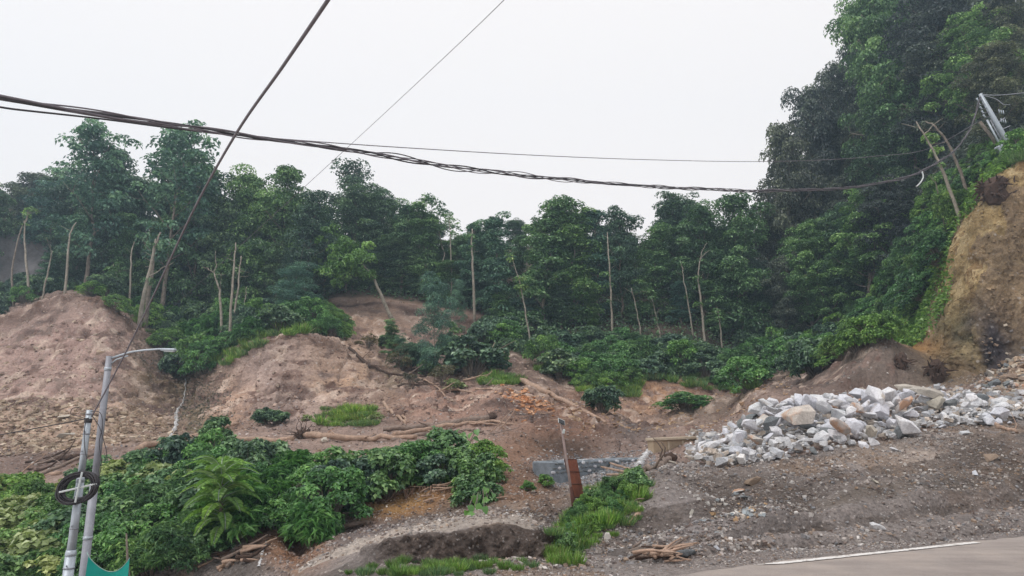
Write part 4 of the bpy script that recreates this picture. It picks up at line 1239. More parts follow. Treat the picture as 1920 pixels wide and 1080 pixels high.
PILE = [(1300, 862), (1325, 832), (1375, 798), (1432, 770), (1500, 762), (1600, 752), (1690, 745), (1760, 745), (1850, 752), (1898, 762),
        (1895, 792), (1800, 793), (1725, 800), (1690, 822), (1600, 838), (1500, 850), (1400, 860)]
def pile_lift(x, y):
    """height of the heap above the ground, zero at its rim"""
    ds = 1e9
    for i in range(len(PILE)):
        x1, y1 = PILE[i]; x2, y2 = PILE[(i + 1) % len(PILE)]
        t = max(0, min(1, ((x - x1) * (x2 - x1) + (y - y1) * (y2 - y1)) / ((x2 - x1) ** 2 + (y2 - y1) ** 2)))
        ds = min(ds, math.hypot(x - x1 - t * (x2 - x1), (y - y1 - t * (y2 - y1)) * 1.6))
    return min(ds, 45) / 45
KEY = [  # hand placed ones: px, py, size (m), kind, scale, label
    (1705, 738, 1.15, 'beige', (1.15, .5, .5), (0, .12, .15), 'long pale block lying on the very top of the white rock pile'),
    (1758, 748, .7, 'white', (1.2, .8, .6), None, 'pointed grey-white rock just right of the long pale block'),
    (1668, 762, 1.2, 'white', (1.2, .7, .75), None, 'largest grey rock of the pile, below the long pale block'),
    (1742, 772, 1.15, 'beige', (1.25, .7, .55), (0, .15, .3), 'flat beige-grey slab right of the largest grey rock'),
    (1690, 812, 1.15, 'white', (1.1, .9, .6), (.5, .25, .4), 'smooth tilted grey slab at the lower edge of the pile'),
    (1693, 787, .8, 'orange', (1, .8, .8), None, 'rock with rusty brown end in the middle of the pile'),
    (1635, 775, .9, 'white', (1.1, .8, .9), None, 'blocky white rock left of the largest grey rock'),
    (1560, 772, .85, 'orange', (.8, .7, 1.1), None, 'pinkish upright rock near the top of the pile'),
    (1503, 822, 1.2, 'orange', (.95, .8, .9), None, 'largest orange-stained rock at the front of the pile'),
    (1575, 825, 1.0, 'orange', (1, .8, .85), (.4, .3, 1.0), 'orange-stained rock right of the largest orange one'),
    (1612, 800, .6, 'orange', (1, .8, .8), None, 'small tan rock between the orange rocks and the smooth slab'),
    (1632, 822, .6, 'beige', (1.2, .8, .8), None, 'brownish log-shaped stone at the front edge of the pile'),
    (1538, 835, .8, 'white', (1.1, .7, .6), None, 'greenish-grey rock between the two orange-stained rocks'),
    (1318, 838, .75, 'white', (.9, .7, .95), None, 'tall grey-white rock at the left end of the pile'),
    (1450, 828, .85, 'grey', (1.1, .8, .8), None, 'bluish-grey rock left of the largest orange-stained rock'),
    (1405, 790, .75, 'grey', (1.1, .8, .8), None, 'darker grey rock on the upper left rim of the pile'),
    (1522, 795, 1.0, 'white', (1.2, .7, .7), None, 'long pale rock above the largest orange-stained rock'),
    (1445, 775, .8, 'white', (1.2, .7, .6), None, 'flat topped rock at the upper left corner of the pile'),
    (1420, 845, .7, 'orange', (1, .8, .8), None, 'pinkish-brown rock low in the left part of the pile'),
    (1835, 752, 1.1, 'white', (1.25, .8, .5), None, 'broad white slab on the upper right part of the pile'),
    (1850, 788, .7, 'white', (1.1, .8, .7), None, 'grey rock at the lower right corner of the pile'),
]
for px, py, s, kind, sc, rt, lab in KEY:
    h, _ = hit(px, py + 10)
    k = 57.0
    s *= .88
    put_rock(h + Vector((0, -.1, s * .2 + .55 * pile_lift(px, py))), s, kind, lab, 'rocks of the white pile', rot=rt, sc=sc)
pts = sample_poly(PILE, 11.5, rr, 20000, 0.62)
rr.shuffle(pts)
n_pile = 0
for i, (x, y) in enumerate(pts[:212]):
    h, _ = hit(x, y + 4)
    lf = pile_lift(x, y)
    s = rr.choice([.26, .32, .4, .46, .55, .65, .8]) * (0.7 + 0.45 * lf)
    kind = rr.choices(['white', 'beige', 'grey', 'orange'], [30, 1.2, 4, .8])[0]
    put_rock(h + Vector((0, 0, s * .12 + .78 * lf * rr.uniform(.35, 1.0))), s, kind, say_where({'white': 'pale quarry rock', 'beige': 'beige quarry rock', 'grey': 'darker grey quarry rock', 'orange': 'rust-stained quarry rock'}[kind], x, y), 'rocks of the white pile', sc=(1, rr.uniform(.6, 1), rr.uniform(.6, 1)))

def stones_mesh(name, pts_, sizes, mat, base_cols, rng, parent=None, label=None, cat=None, flat=.6):
    """many little stones joined: eight-cornered chips"""
    n = len(pts_)
    cube = np.array([[-1, -1, -1], [1, -1, -1], [1, 1, -1], [-1, 1, -1], [-1, -1, 1], [1, -1, 1], [1, 1, 1], [-1, 1, 1]], float) * .5
    cf = np.array([[0, 3, 2, 1], [4, 5, 6, 7], [0, 1, 5, 4], [1, 2, 6, 5], [2, 3, 7, 6], [3, 0, 4, 7]])
    V = np.tile(cube[None], (n, 1, 1)) * rng.uniform(.45, 1.0, (n, 8, 3)) * np.stack([rng.uniform(.8, 1.5, n), rng.uniform(.6, 1, n), rng.uniform(.35, .9, n) * flat / .6], 1)[:, None, :]
    a, b_ = rng.uniform(0, 6.28, n), rng.uniform(-.5, .5, n)
    ca, sa, cb, sb = np.cos(a), np.sin(a), np.cos(b_), np.sin(b_)
    x = V[:, :, 0] * cb[:, None] + V[:, :, 2] * sb[:, None]
    z = -V[:, :, 0] * sb[:, None] + V[:, :, 2] * cb[:, None]
    y = V[:, :, 1]
    V = np.stack([x * ca[:, None] - y * sa[:, None], x * sa[:, None] + y * ca[:, None], z], 2) * np.asarray(sizes)[:, None, None]
    V = V + np.asarray(pts_)[:, None, :]
    F = (np.arange(n)[:, None, None] * 8 + cf[None]).reshape(-1, 4)
    me = make_mesh(name, V.reshape(-1, 3), F, mat, False, None, np.repeat(base_cols, 8, axis=0))
    o = link(name, me, parent)
    tag(o, label, cat, None, 'stuff')
    return o
m_chip, nt, b = new_mat('stone_chip')
at = N(nt, 'ShaderNodeVertexColor', layer_name='tint').outputs[0]
nn_ = noise_node(nt, 30, 4, .7, N(nt, 'ShaderNodeTexCoord').outputs['Object'])
nt.links.new(mix(nt, 'MULTIPLY', 1.0, at, ramp(nt, nn_.outputs[0], [(.3, .7), (.7, 1.2)])), b.inputs['Base Color'])
b.inputs['Roughness'].default_value = .85

def surface_points(px0, px1, lv0, lv1, n, rng, weight=None, ymax=999):
    """random points on the ground sheet between features lv0 and lv1"""
    a = rng.uniform(0, 1, n * 4) * (px1 - px0) + px0
    c = rng.uniform(lv0, lv1, n * 4)
    ui = (a - cols[0]) / (cols[-1] - cols[0]) * (NU - 1)
    vi = np.interp(c, vs, np.arange(NV))
    iu_, iv_ = np.clip(ui.astype(int), 0, NU - 2), np.clip(vi.astype(int), 0, NV - 2)
    idx = iu_ * NV + iv_
    if weight is not None:
        keep_ = rng.uniform(0, 1, len(idx)) < weight[idx]
        idx, ui, vi = idx[keep_], ui[keep_], vi[keep_]
        iu_, iv_ = idx // NV, idx % NV
    fu_, fv_ = (ui - iu_)[:, None], (vi - iv_)[:, None]
    p = (TV[idx] * (1 - fu_) + TV[idx + NV] * fu_) * (1 - fv_) + (TV[idx + 1] * (1 - fu_) + TV[idx + NV + 1] * fu_) * fv_
    return p[:n], idx[:n]
def stone_cols(n, rng, pal):
    p = np.array(pal)
    return p[rng.integers(0, len(p), n)] * rng.uniform(.7, 1.2, (n, 1))
GRAVEL_PAL = [lin(150, 142, 138), lin(120, 112, 110), lin(176, 168, 162), lin(96, 88, 86), lin(150, 128, 108), lin(198, 194, 190), lin(112, 96, 88), lin(134, 136, 140)]
g1 = np.random.default_rng(31)
ones = np.ones(len(TV))
rutzone = np.clip(gauss(1700, 960, 300, 30, 10, 17, rot=-6, p=2), 0, 1)
patchy = (1 - .65 * rutzone) * (1 - .97 * ((LV > 3.0) & (LV < 4.0) & (LU > 700) & (LU < 1040))) * np.clip(0.55 + 0.6 * fbm(TV, 1.6, 3, 201), 0.08, 1)
for (x0, x1, l0, l1, n, s0, s1, lab, wgt) in (
        (900, 2000, 1.6, 6.2, 19000, .022, .095, 'loose gravel and stone chips covering the bank beside the road', patchy),
        (380, 1300, 1.05, 2.2, 3500, .012, .05, 'small loose stones on the road shoulder', patchy),
        (1200, 1960, 0.98, 2.0, 3500, .012, .045, 'small loose stones scattered along the road edge', patchy),
        (480, 1080, 4.0, 6.2, 6500, .02, .085, 'stone chips on the near bank below the thicket', patchy),
        (1030, 1230, 5.5, 7.3, 2500, .03, .09, 'grey-blue pebbles of the creek bed behind the rusty board', patchy),
        (-50, 1500, 6.2, 8.6, 6500, .03, .14, 'broken stones strewn over the terrace', patchy),
        (1500, 1960, 6.2, 8.5, 3000, .03, .12, 'small stones on the ground behind the white rock pile', patchy)):
    p, idx = surface_points(x0, x1, l0, l1, n, g1, wgt)
    sz = s0 * (s1 / s0) ** (g1.uniform(0, 1, len(p)) ** 2.2)
    pal = GRAVEL_PAL if 'blue' not in lab else [lin(150, 160, 168), lin(128, 138, 148), lin(186, 192, 198), lin(110, 114, 118)]
    cc = stone_cols(len(p), g1, pal) * .8 + soil[idx] * .4 * g1.uniform(.5, 1.6, (len(p), 1))
    q_p = (p[:, :2] - EDGE0) @ road_nrm
    ok = q_p > 0.15 - .75 * g1.uniform(0, 1, len(p)) ** 3
    stones_mesh('gravel', p[ok] + np.array([0, 0, .2]) * sz[ok][:, None], sz[ok], m_chip, cc[ok], g1, None, lab, 'gravel')
# pebbles washed together on the bank
p, idx = surface_points(1290, 1480, 2.5, 6.0, 260, g1, np.clip(gauss(1388, 950, 42, 28, 11, 20) + .0, 0, 1))
stones_mesh('pebbles', p + [0, 0, .02], .05 * 2.6 ** g1.uniform(0, 1, len(p)), m_chip, stone_cols(len(p), g1, [lin(206, 202, 196), lin(196, 164, 128), lin(170, 178, 182), lin(186, 176, 166)]), g1, None, 'washed patch of mixed pebbles in the middle of the gravel bank', 'pebbles')
# stones bedded in the slides
w = np.clip(gauss(100, 800, 190, 42, 28, 48, p=2) + .06, 0, 1)
p, idx = surface_points(-60, 330, 7.2, 9.6, 3800, g1, w)
sz = .07 * 5.5 ** (g1.uniform(0, 1, len(p)) ** 1.7)
stones_mesh('rubble', p, sz, m_chip, stone_cols(len(p), g1, [lin(188, 168, 146), lin(164, 146, 128), lin(200, 184, 164), lin(140, 120, 104)]), g1, None, 'pale flat stones covering the foot of the left landslide', 'rubble', .45)
p, idx = surface_points(-60, 1000, 7.8, 10.9, 5200, g1, patchy)
sz = .04 * 6 ** (g1.uniform(0, 1, len(p)) ** 2.4)
stones_mesh('rubble', p, sz, m_chip, stone_cols(len(p), g1, [lin(176, 152, 138), lin(140, 116, 104), lin(190, 172, 156), lin(118, 96, 86)]), g1, None, 'scattered stones in the bare landslide faces', 'rubble')
p, idx = surface_points(1740, 2050, 8.7, 11.2, 2600, g1, cliff)
sz = .04 * 5 ** (g1.uniform(0, 1, len(p)) ** 2.4)
stones_mesh('rubble', p, sz, m_chip, soil[idx] * g1.uniform(.6, 1.5, (len(p), 1)), g1, None, 'stones bedded in the ochre cliff face', 'rubble')
p, idx = surface_points(1000, 1480, 8.0, 10.4, 1600, g1, patchy)
sz = .05 * 5 ** (g1.uniform(0, 1, len(p)) ** 2.2)
stones_mesh('rubble', p, sz, m_chip, stone_cols(len(p), g1, [lin(176, 146, 118), lin(140, 112, 90), lin(196, 170, 140)]), g1, None, 'stones bedded in the orange cut bank', 'rubble')
w = np.clip(sum(gauss(x, y, 90, 22, 17, 30) for x, y in ((1350, 845), (1450, 825), (1560, 805), (1660, 790), (1780, 775), (1870, 775))), 0, 1)
p, idx = surface_points(1290, 1930, 5.6, 7.6, 3000, g1, w)
p = p + np.array([0, 0, 1]) * g1.uniform(0, .3, len(p))[:, None]
sz = .08 * 3.6 ** (g1.uniform(0, 1, len(p)) ** 1.5)
stones_mesh('rubble', p, sz, m_chip, stone_cols(len(p), g1, [lin(206, 206, 208), lin(184, 186, 190), lin(216, 214, 212), lin(190, 178, 166)]), g1, None, 'small pale rubble filling the gaps of the white rock pile', 'rubble')

w = np.clip(gauss(1930, 690, 60, 50, 20, 34), 0, 1)
p, idx = surface_points(1820, 2100, 7.0, 9.6, 900, g1, w)
sz = .10 * 3 ** (g1.uniform(0, 1, len(p)) ** 1.5)
stones_mesh('rubble', p + [0, -.05, .06], sz, m_chip, stone_cols(len(p), g1, [lin(186, 164, 142), lin(158, 136, 118), lin(200, 188, 172), lin(132, 126, 124)]), g1, None, 'small rubble of the rock fall at the right edge', 'rubble')
# rock fall at the right edge
TALUS = [(1838, 722), (1870, 690), (1900, 660), (1925, 640), (1960, 640), (1960, 745), (1900, 745), (1860, 740)]
for i, (x, y) in enumerate(sample_poly(TALUS, 12, rr, 9000, .8)[:62]):
    h, _ = hit(x, y)
    if _ is None or _.z < .45: continue
    s = rr.choice([.2, .26, .32, .42, .55])
    put_rock(h + Vector((0, -.05, s * .12 + .12 * rr.random())), s, rr.choices(['brown', 'beige', 'grey', 'orange'], [6, 4, 1, 2])[0],
             say_where(('small ' if s < .3 else 'larger ') + 'muddy rock in the rock fall', x, y), 'rocks of the rock fall')
for px, py, s, kind, lab in (
        (1830, 890, .26, 'white', 'bright white stone lying alone on the gravel bank below the right end of the pile'),
        (1645, 992, .24, 'white', 'white angular stone beside the tyre ruts near the white road line'),
        (1641, 905, .2, 'beige', 'pinkish stone on the gravel bank below the smooth grey slab'),
        (1677, 846, .2, 'white', 'small whitish stone just below the front edge of the rock pile'),
        (1768, 803, .26, 'white', 'small pale stone right of the smooth grey slab'),
        (1285, 895, .22, 'orange', 'orange stone on the left shoulder of the gravel bank'),
        (1384, 925, .24, 'orange', 'rust-coloured stone above the cluster of pebbles'),
        (1398, 935, .22, 'grey', 'bluish grey stone right of the rust-coloured one'),
        (1412, 908, .34, 'brown', 'half buried brown-grey stone on the gravel bank'),
        (1286, 1045, .42, 'grey', 'large flat grey-green stone at the right end of the driftwood by the road'),
        (1345, 1030, .1, 'white', 'small round white stone beside the road edge, right of the driftwood'),
        (1298, 964, .16, 'beige', 'pale stone in the middle of the gravel bank'),
        (1343, 972, .15, 'beige', 'tan stone right of the pale stone on the gravel bank'),
        (1905, 775, .4, 'white', 'white stone at the right frame edge beside the rock pile'),
        (1260, 868, .2, 'beige', 'pale stone on the top of the gravel heap left of the pile'),
        (1810, 815, .3, 'white', 'flat white stone below the right end of the pile'),
        (1855, 862, .4, 'brown', 'brown boulder sunk in the muddy right part of the bank'),
        (608, 828, .35, 'beige', 'pale flat stone lying in front of the big log'),
        (455, 842, .4, 'beige', 'whitish stone on the terrace above the thicket'),
        (122, 822, .8, 'beige', 'big pale flat stone at the foot of the left landslide'),
        (118, 785, .6, 'beige', 'pale stone above the big flat one on the left landslide'),
        (300, 782, .7, 'brown', 'grey flat stone left of the thin waterfall'),
        (640, 1074, .1, 'beige', 'small pale stone on the shoulder at the bottom edge')):
    h, _ = hit(px, py)
    put_rock(h + Vector((0, 0, s * .15)), s, kind, lab, sc=(1.2, .9, .7))
# white slab standing at the road side
h, _ = hit(1139, 1012)
m_slab = simple_mat('white_slab', lin(232, 226, 220), .6, .06, 6)
def box_verts(sx, sy, sz): return np.array([[x * sx, y * sy, z * sz] for z in (-.5, .5) for y in (-.5, .5) for x in (-.5, .5)])
BOXF = np.array([[0, 2, 3, 1], [4, 5, 7, 6], [0, 1, 5, 4], [1, 3, 7, 5], [3, 2, 6, 7], [2, 0, 4, 6]])
v = np.array([[-.055, -.015, -.06], [.05, -.015, -.06], [.06, -.015, .02], [.03, -.015, .07], [-.035, -.015, .07], [-.05, -.015, .02]])
v2 = v + [0, .03, 0]
sl = link('stone_slab', make_mesh('stone_slab', np.concatenate([v, v2]), [np.array([[0, 1, 2, 3, 4, 5]]), np.array([[11, 10, 9, 8, 7, 6]]),
          np.array([[(i + 1) % 6, i, i + 6, (i + 1) % 6 + 6] for i in range(6)])], m_slab, False), None, h + Vector((0, 0, .05)), (.25, .05, .1))
tag(sl, 'small bright white angular slab standing at the road side', 'stone slab')

# ================================================================ WOOD
def ground_path(pix, lift=0.0, sink=0.0):
    out = []
    for px, py in pix:
        h, _ = hit(px, py)
        out.append(np.array(h) + [0, 0, lift])
    return np.array(out)
def smooth_path(p, n=16, rng=None, jit=0.0):
    t = np.linspace(0, len(p) - 1, n)
    q_ = np.stack([np.interp(t, range(len(p)), p[:, k]) for k in range(3)], 1)
    if len(q_) > 6: q_[1:-1] = (q_[:-2] + 2 * q_[1:-1] + q_[2:]) / 4
    if rng is not None and jit: q_[1:-1] += rng.normal(size=(n - 2, 3)) * jit
    return q_
wr = np.random.default_rng(77)
def log_thing(name, label, pix, r0, r1, mat, stubs=2, roots=0, lift=None, jit=.03, group=None, cat='log', root_r=.5, root_at=0):
    p = smooth_path(ground_path(pix, r0 * .7 if lift is None else lift), 14, wr, jit)
    o = empty(name, Vector(p[0])); tag(o, label, cat, group)
    g = Geo(); p = p - p[0]
    g.tube(p, np.linspace(r0, r1, len(p)), 8, rng=wr, knob=.1)
    link('trunk', g.mesh('log_trunk', [mat], True, False), o)
    for k in range(stubs):
        i = wr.integers(3, len(p) - 2)
        b_ = wander(p[i], (wr.normal(), wr.normal(), wr.uniform(0, .8)), wr.uniform(.4, 1.2), 5, wr, .25)
        g = Geo(); g.tube(b_, np.linspace(r1 * .45, r1 * .12, 6), 5, rng=wr, knob=.1)
        link('branch', g.mesh('log_branch', [mat], True, False), o)
    if roots:
        c_ = p[root_at]
        ax = unit((p[1] - p[0])[None])[0] * (-1 if root_at == 0 else 1)
        g = Geo()
        for k in range(roots):
            d_ = unit(wr.normal(size=(1, 3)))[0] + ax * .5
            b_ = wander(c_, d_, root_r * wr.uniform(.5, 1.5), 7, wr, .4, -.02)
            g.tube(b_, np.linspace(r0 * wr.uniform(.06, .24), r0 * .03, 8), 5, rng=wr, knob=.15)
        g.tube(np.array([c_ + ax * -.1, c_ + ax * .08, c_ + ax * .22]), [root_r * .3, root_r * .42, root_r * .12], 9, rng=wr, knob=.3)
        link('root_ball', g.mesh('root_ball', [M_root], True, False), o)
    return o
log_thing('fallen_log', 'long fallen pole with a leafy tip slanting above the left part of the thicket', [(258, 848), (300, 832), (350, 822), (400, 808), (447, 797)], .12, .06, M_wood, 2)
log_thing('fallen_log', 'shorter pole lying just below the slanting one, left of the big uprooted log', [(350, 834), (400, 832), (470, 828), (548, 826)], .10, .09, M_wood, 1)
log_thing('uprooted_tree', 'biggest uprooted tree trunk with a tangled dark root plate, lying on the terrace', [(572, 822), (620, 825), (690, 828), (780, 824)], .14, .08, M_wood, 3, 90, root_r=.75)
log_thing('fallen_log', 'upper grey log with an upturned dark root at its right end', [(718, 808), (780, 806), (840, 796), (922, 786)], .09, .13, M_wood_grey, 3, 26, root_r=.45, root_at=-1)
log_thing('fallen_log', 'middle thin log running past the upturned root to the right', [(738, 818), (800, 808), (870, 797), (920, 792), (956, 799)], .1, .04, M_wood, 3)
log_thing('fallen_log', 'lower short log half hidden by the thicket top', [(735, 828), (800, 818), (865, 808), (905, 812)], .08, .05, M_wood_grey, 4)
log_thing('uprooted_tree', 'straight pale trunk slanting down the debris mound from a dark root ball', [(972, 716), (1010, 733), (1050, 752), (1092, 773), (1136, 798)], .17, .07, M_wood, 1, 34, root_r=.6)
log_thing('fallen_branch', 'forked pale branch lying on the middle of the bare terrace', [(719, 757), (730, 772), (748, 783), (760, 797)], .09, .05, M_wood, 1, cat='branch')
log_thing('fallen_branch', 'short pale branch beside the forked one', [(755, 781), (765, 793)], .06, .05, M_wood, 0, cat='branch')
log_thing('fallen_log', 'whitish log lying level at the left edge, left of the grey poles', [(20, 895), (60, 893), (112, 890)], .07, .07, M_wood, 1)
log_thing('fallen_log', 'dark short log above the whitish level one at the left edge', [(88, 868), (125, 862), (160, 858)], .09, .08, M_root, 1)
log_thing('fallen_log', 'long slim trunk slanting up behind the coiled cable on the pole', [(-40, 995), (20, 960), (70, 925), (120, 900), (175, 882)], .07, .05, M_wood_grey, 3, lift=.5)
log_thing('fallen_log', 'straight mossy pole across the lower edge of the thicket', [(602, 1006), (640, 996), (690, 985)], .07, .05, M_wood_grey, 0)
log_thing('fallen_branch', 'curved brown branch below the slide debris', [(880, 795), (950, 797), (1010, 801)], .03, .02, M_wood, 2, cat='branch')
log_thing('fallen_branch', 'dark branch sticking out of the mud at the foot of the near bank', [(575, 1045), (590, 1025), (625, 1015)], .03, .015, M_wood_grey, 2, cat='branch')
log_thing('fallen_branch', 'bent pale yellow branch hanging over the grass edge of the gravel heap', [(1196, 943), (1198, 965), (1190, 975), (1178, 988)], .05, .04, M_wood, 0, jit=.01, cat='branch')
log_thing('drift_log', 'pale stump piece lying in the bright grass', [(1145, 955), (1158, 948), (1172, 942)], .11, .08, M_wood_grey, 1)
log_thing('drift_log', 'grey driftwood log with knotted end on the heap left of the rock pile', [(1188, 890), (1205, 884), (1225, 880), (1240, 872), (1255, 862)], .045, .085, M_wood_grey, 2, 14, root_r=.35, root_at=-1)
log_thing('drift_log', 'dark curved root below the knotted driftwood log', [(1165, 908), (1180, 900), (1192, 886)], .07, .05, M_wood_grey, 1)
log_thing('fallen_branch', 'brown root with a pale split end at the right edge below the rock pile', [(1862, 798), (1880, 806), (1908, 813)], .07, .05, M_wood, 1, cat='branch')
log_thing('fallen_log', 'dark log jammed along the right edge of the middle slide face', [(655, 655), (690, 685), (725, 702), (762, 708)], .10, .06, M_root, 4)
log_thing('fallen_branch', 'bare bent trunk in front of the slipped bushes', [(773, 705), (790, 712), (815, 722), (835, 745)], .06, .03, M_wood, 3, cat='branch')
log_thing('fallen_log', 'broken log lying across the slipped bushes', [(790, 672), (830, 670), (870, 676), (900, 680)], .09, .05, M_wood_grey, 4, 12, root_r=.5)
log_thing('fallen_branch', 'twiggy branch heap left of the large round bush', [(800, 722), (850, 728), (890, 740)], .06, .03, M_wood, 6, 10, root_r=.5, cat='branch')
# four grey stakes near the creek
for k, (a, b_) in enumerate((((1135, 873), (1182, 890)), ((1128, 884), (1178, 896)), ((1138, 899), (1180, 900)), ((1105, 928), (1125, 926)))):
    log_thing('wooden_stake', ('uppermost', 'second', 'third', 'lowest and shortest')[k] + ' of the pale sticks pointing left above the bright grass', [a, b_], .03, .03, M_wood, 0, lift=.12, jit=.004, group='pale sticks by the creek', cat='stick')
# splintered orange wood
w = gauss(985, 757, 38, 20, 24, 44, rot=20)
p, idx = surface_points(930, 1040, 7.4, 9.2, 260, g1, w)
stones_mesh('wood_chips', p + [0, 0, .05], .10 * 3 ** g1.uniform(0, 1, len(p)), m_chip, stone_cols(len(p), g1, [lin(216, 160, 120), lin(196, 140, 100), lin(226, 184, 150)]), g1, None, 'pile of splintered orange wood on the debris mound', 'wood chips', .35)

def debris(label, cx, cy, rx, ry, n, lmin, lmax, r, mats):
    for k in range(n):
        x, y = cx + wr.uniform(-rx, rx), cy + wr.uniform(-ry, ry)
        h, _ = hit(x, min(y, 1100))
        th = wr.uniform(-.5, .5) + (0 if wr.random() < .7 else 1.2)
        ln = wr.uniform(lmin, lmax)
        b_ = wander(np.array(h) + [0, 0, wr.uniform(.02, .16)], (math.cos(th), math.sin(th) * .6, wr.uniform(-.05, .3)), ln, 5, wr, .13)
        g = Geo(); g.tube(b_ - b_[0], np.linspace(r * wr.uniform(.6, 1.5), r * .4, 6), 6, rng=wr, knob=.15)
        o = link('driftwood', g.mesh('driftwood', [mats[k % len(mats)]], True, False), None, b_[0])
        tag(o, say_where(label, x, y), 'driftwood', label)
debris('broken driftwood stick', 1222, 1050, 48, 9, 30, .15, .75, .022, [M_wood, M_wood_grey, M_wood, M_root])
debris('broken root piece', 415, 1055, 48, 18, 30, .35, 1.1, .038, [M_wood_grey, M_root, M_wood])
debris('twig among the logs', 860, 808, 80, 12, 18, .5, 1.3, .025, [M_wood, M_wood_grey])
debris('twig in the bank mud', 830, 930, 90, 26, 14, .3, .7, .02, [M_wood])
debris('branch tangled in debris', 830, 700, 85, 36, 46, .8, 2.8, .045, [M_wood_grey, M_wood, M_root])
debris('twig on the bare mound', 1060, 790, 90, 30, 12, .5, 1.0, .02, [M_wood])
debris('branch in the churned mud', 90, 868, 90, 22, 10, .5, 1.4, .035, [M_wood_grey, M_root])
# dark root balls on the grey mound and at the cliff top
def root_ball(px, py, r, n, label, lift=.3, pos=None, core=.42):
    h = pos if pos is not None else hit(px, py)[0]
    o = empty('tree_stump', h + Vector((0, 0, lift * r))); tag(o, label, 'stump')
    g = Geo()
    g.tube(np.array([[-.1 * r, 0, -.75 * r], [0, 0, -.35 * r], [0, 0, .1 * r], [.15 * r, 0, .5 * r], [.1 * r, 0, .75 * r]]), np.array([.55, .9, 1.0, .8, .35]) * core * r, 11, rng=wr, knob=.28)
    link('stump', g.mesh('stump_core', [M_root], False, False), o)
    g = Geo()
    for k in range(n):
        d_ = unit(wr.normal(size=(1, 3)))[0]
        g.tube(wander(d_ * .2 * r, d_, r * wr.uniform(.4, 1.1), 6, wr, .35, -.06), np.linspace(.12 * r, .02 * r, 7), 5, rng=wr, knob=.2)
    link('roots', g.mesh('stump_roots', [M_root], False, False), o)
root_ball(1690, 688, .6, 26, 'small dark root clump on the grey mound')
root_ball(1755, 708, .75, 28, 'dark root clump right of the grey mound')
root_ball(1866, 366, .95, 110, 'big dark uprooted stump hanging over the top of the ochre cliff', .2, None, .62)

# bare trunks seen against the forest
def snag(label, pix, Y, r0, r1, mat=None, fork=None, name='bare_trunk', twigs=2):
    Y = Y + 0.0
    p = np.array([P(px, py, Y + dy) for px, py, dy in [(a[0], a[1], a[2] if len(a) > 2 else 0) for a in pix]])
    b_ = drop(p[0][0], p[0][1])[0]
    if b_.z < p[0][2]: p[0][2] = b_.z - .3
    o = empty(name, Vector(p[0])); tag(o, label, 'tree')
    if not fork and 'tufted' not in label and 'bare snag' not in label and 'stick' not in label and 'stem' not in label.split()[1:3]:
        p = np.concatenate([p, (p[-1] + (p[-1] - p[-2]) * .55 + np.array([.1, .6, .25]))[None]])
    r0 *= .74; r1 *= .40
    q_ = smooth_path(p - p[0], 14, wr, .022)
    g = Geo(); g.tube(q_, np.linspace(r0, r1, 14), 7, rng=wr, knob=.08)
    link('trunk', g.mesh('snag_trunk', [mat or M_bark_pale], True, False), o)
    for f in (fork or []):
        pf = np.array([P(a[0], a[1], Y) for a in f]) - p[0]
        g = Geo(); g.tube(smooth_path(pf, 8, wr, .03), np.linspace(r1 * 1.1, r1 * .35, 8), 5)
        link('limb', g.mesh('snag_limb', [mat or M_bark_pale], True, False), o)
    cc_, rd_ = [], []
    for k in range(int(wr.integers(2, 7))):
        i = wr.integers(4, 14)
        cc_.append(q_[i] + wr.normal(size=3) * .18 * (1 if r0 < .15 else 1.5)); rd_.append(wr.uniform(.18, .5))
    if mat is None and len(cc_) > 2 and 'bare snag' not in label and 'white trunk' not in label:
        Vl, Fl, Cl = clump_leaves(np.array(cc_), np.array(rd_), 42, .2, .6, 'mid', wr)
        link('leaves', make_mesh('snag_leaves', Vl, Fl, M_leaf, False, None, Cl), o)
    for k in range(twigs):
        i = wr.integers(7, 13)
        g = Geo(); g.tube(wander(q_[i], (wr.normal(), wr.normal(), .6), wr.uniform(.5, 1.4), 5, wr, .2), np.linspace(r1 * .5, .01, 6), 4)
        link('branch', g.mesh('snag_branch', [mat or M_bark_pale], True, False), o)
    return o
snag('tall straight bare snag standing in front of the left forest', [(431, 618), (436, 530), (442, 455)], 46.5, .15, .10)
snag('thinner pale trunk close right of the tall bare snag', [(437, 596), (446, 540), (452, 480)], 49, .12, .09)
snag('pale leaning trunk with a side limb at the left forest edge', [(262, 592), (272, 540), (285, 490), (292, 448)], 50.5, .26, .13, None, [[(276, 520), (300, 505), (325, 492)]])
snag('twin trunk growing right behind the pale leaning one', [(274, 588), (283, 530), (288, 470)], 51.5, .24, .16, M_bark)
snag('bent whitish forked tree left of the tall bare snag', [(423, 590), (412, 545), (402, 512)], 48.5, .15, .10, None, [[(402, 512), (390, 503), (380, 500)], [(402, 512), (406, 495), (404, 470)]])
snag('curved white stem on the peak above the left landslide', [(82, 530), (92, 500), (98, 470)], 52, .10, .07)
snag('thin tree right of the curved white stem above the left landslide', [(126, 520), (128, 480), (130, 440)], 52, .14, .10)
snag('broken orange-tipped stem standing in the slide debris', [(808, 690), (796, 662), (785, 640)], 46, .12, .08, M_wood)
snag('thin grey stem leaning left in the slide debris', [(772, 708), (764, 670), (752, 630)], 44.5, .08, .05, M_bark)
snag('thin twig leaning right above the large round bush', [(862, 650), (852, 630), (846, 612)], 50, .06, .04)
snag('left one of the two curved stems by the grey rock face', [(30, 560), (22, 500), (38, 430)], 52, .12, .08, M_bark)
snag('right one of the two curved stems by the grey rock face', [(60, 548), (50, 495), (44, 430)], 52, .14, .08)
snag('small leaning stem in the dark left forest edge', [(226, 552), (220, 520), (212, 495)], 54, .08, .05)
snag('straight slim trunk in the dark left forest edge', [(246, 560), (246, 510), (246, 470)], 54, .12, .10)
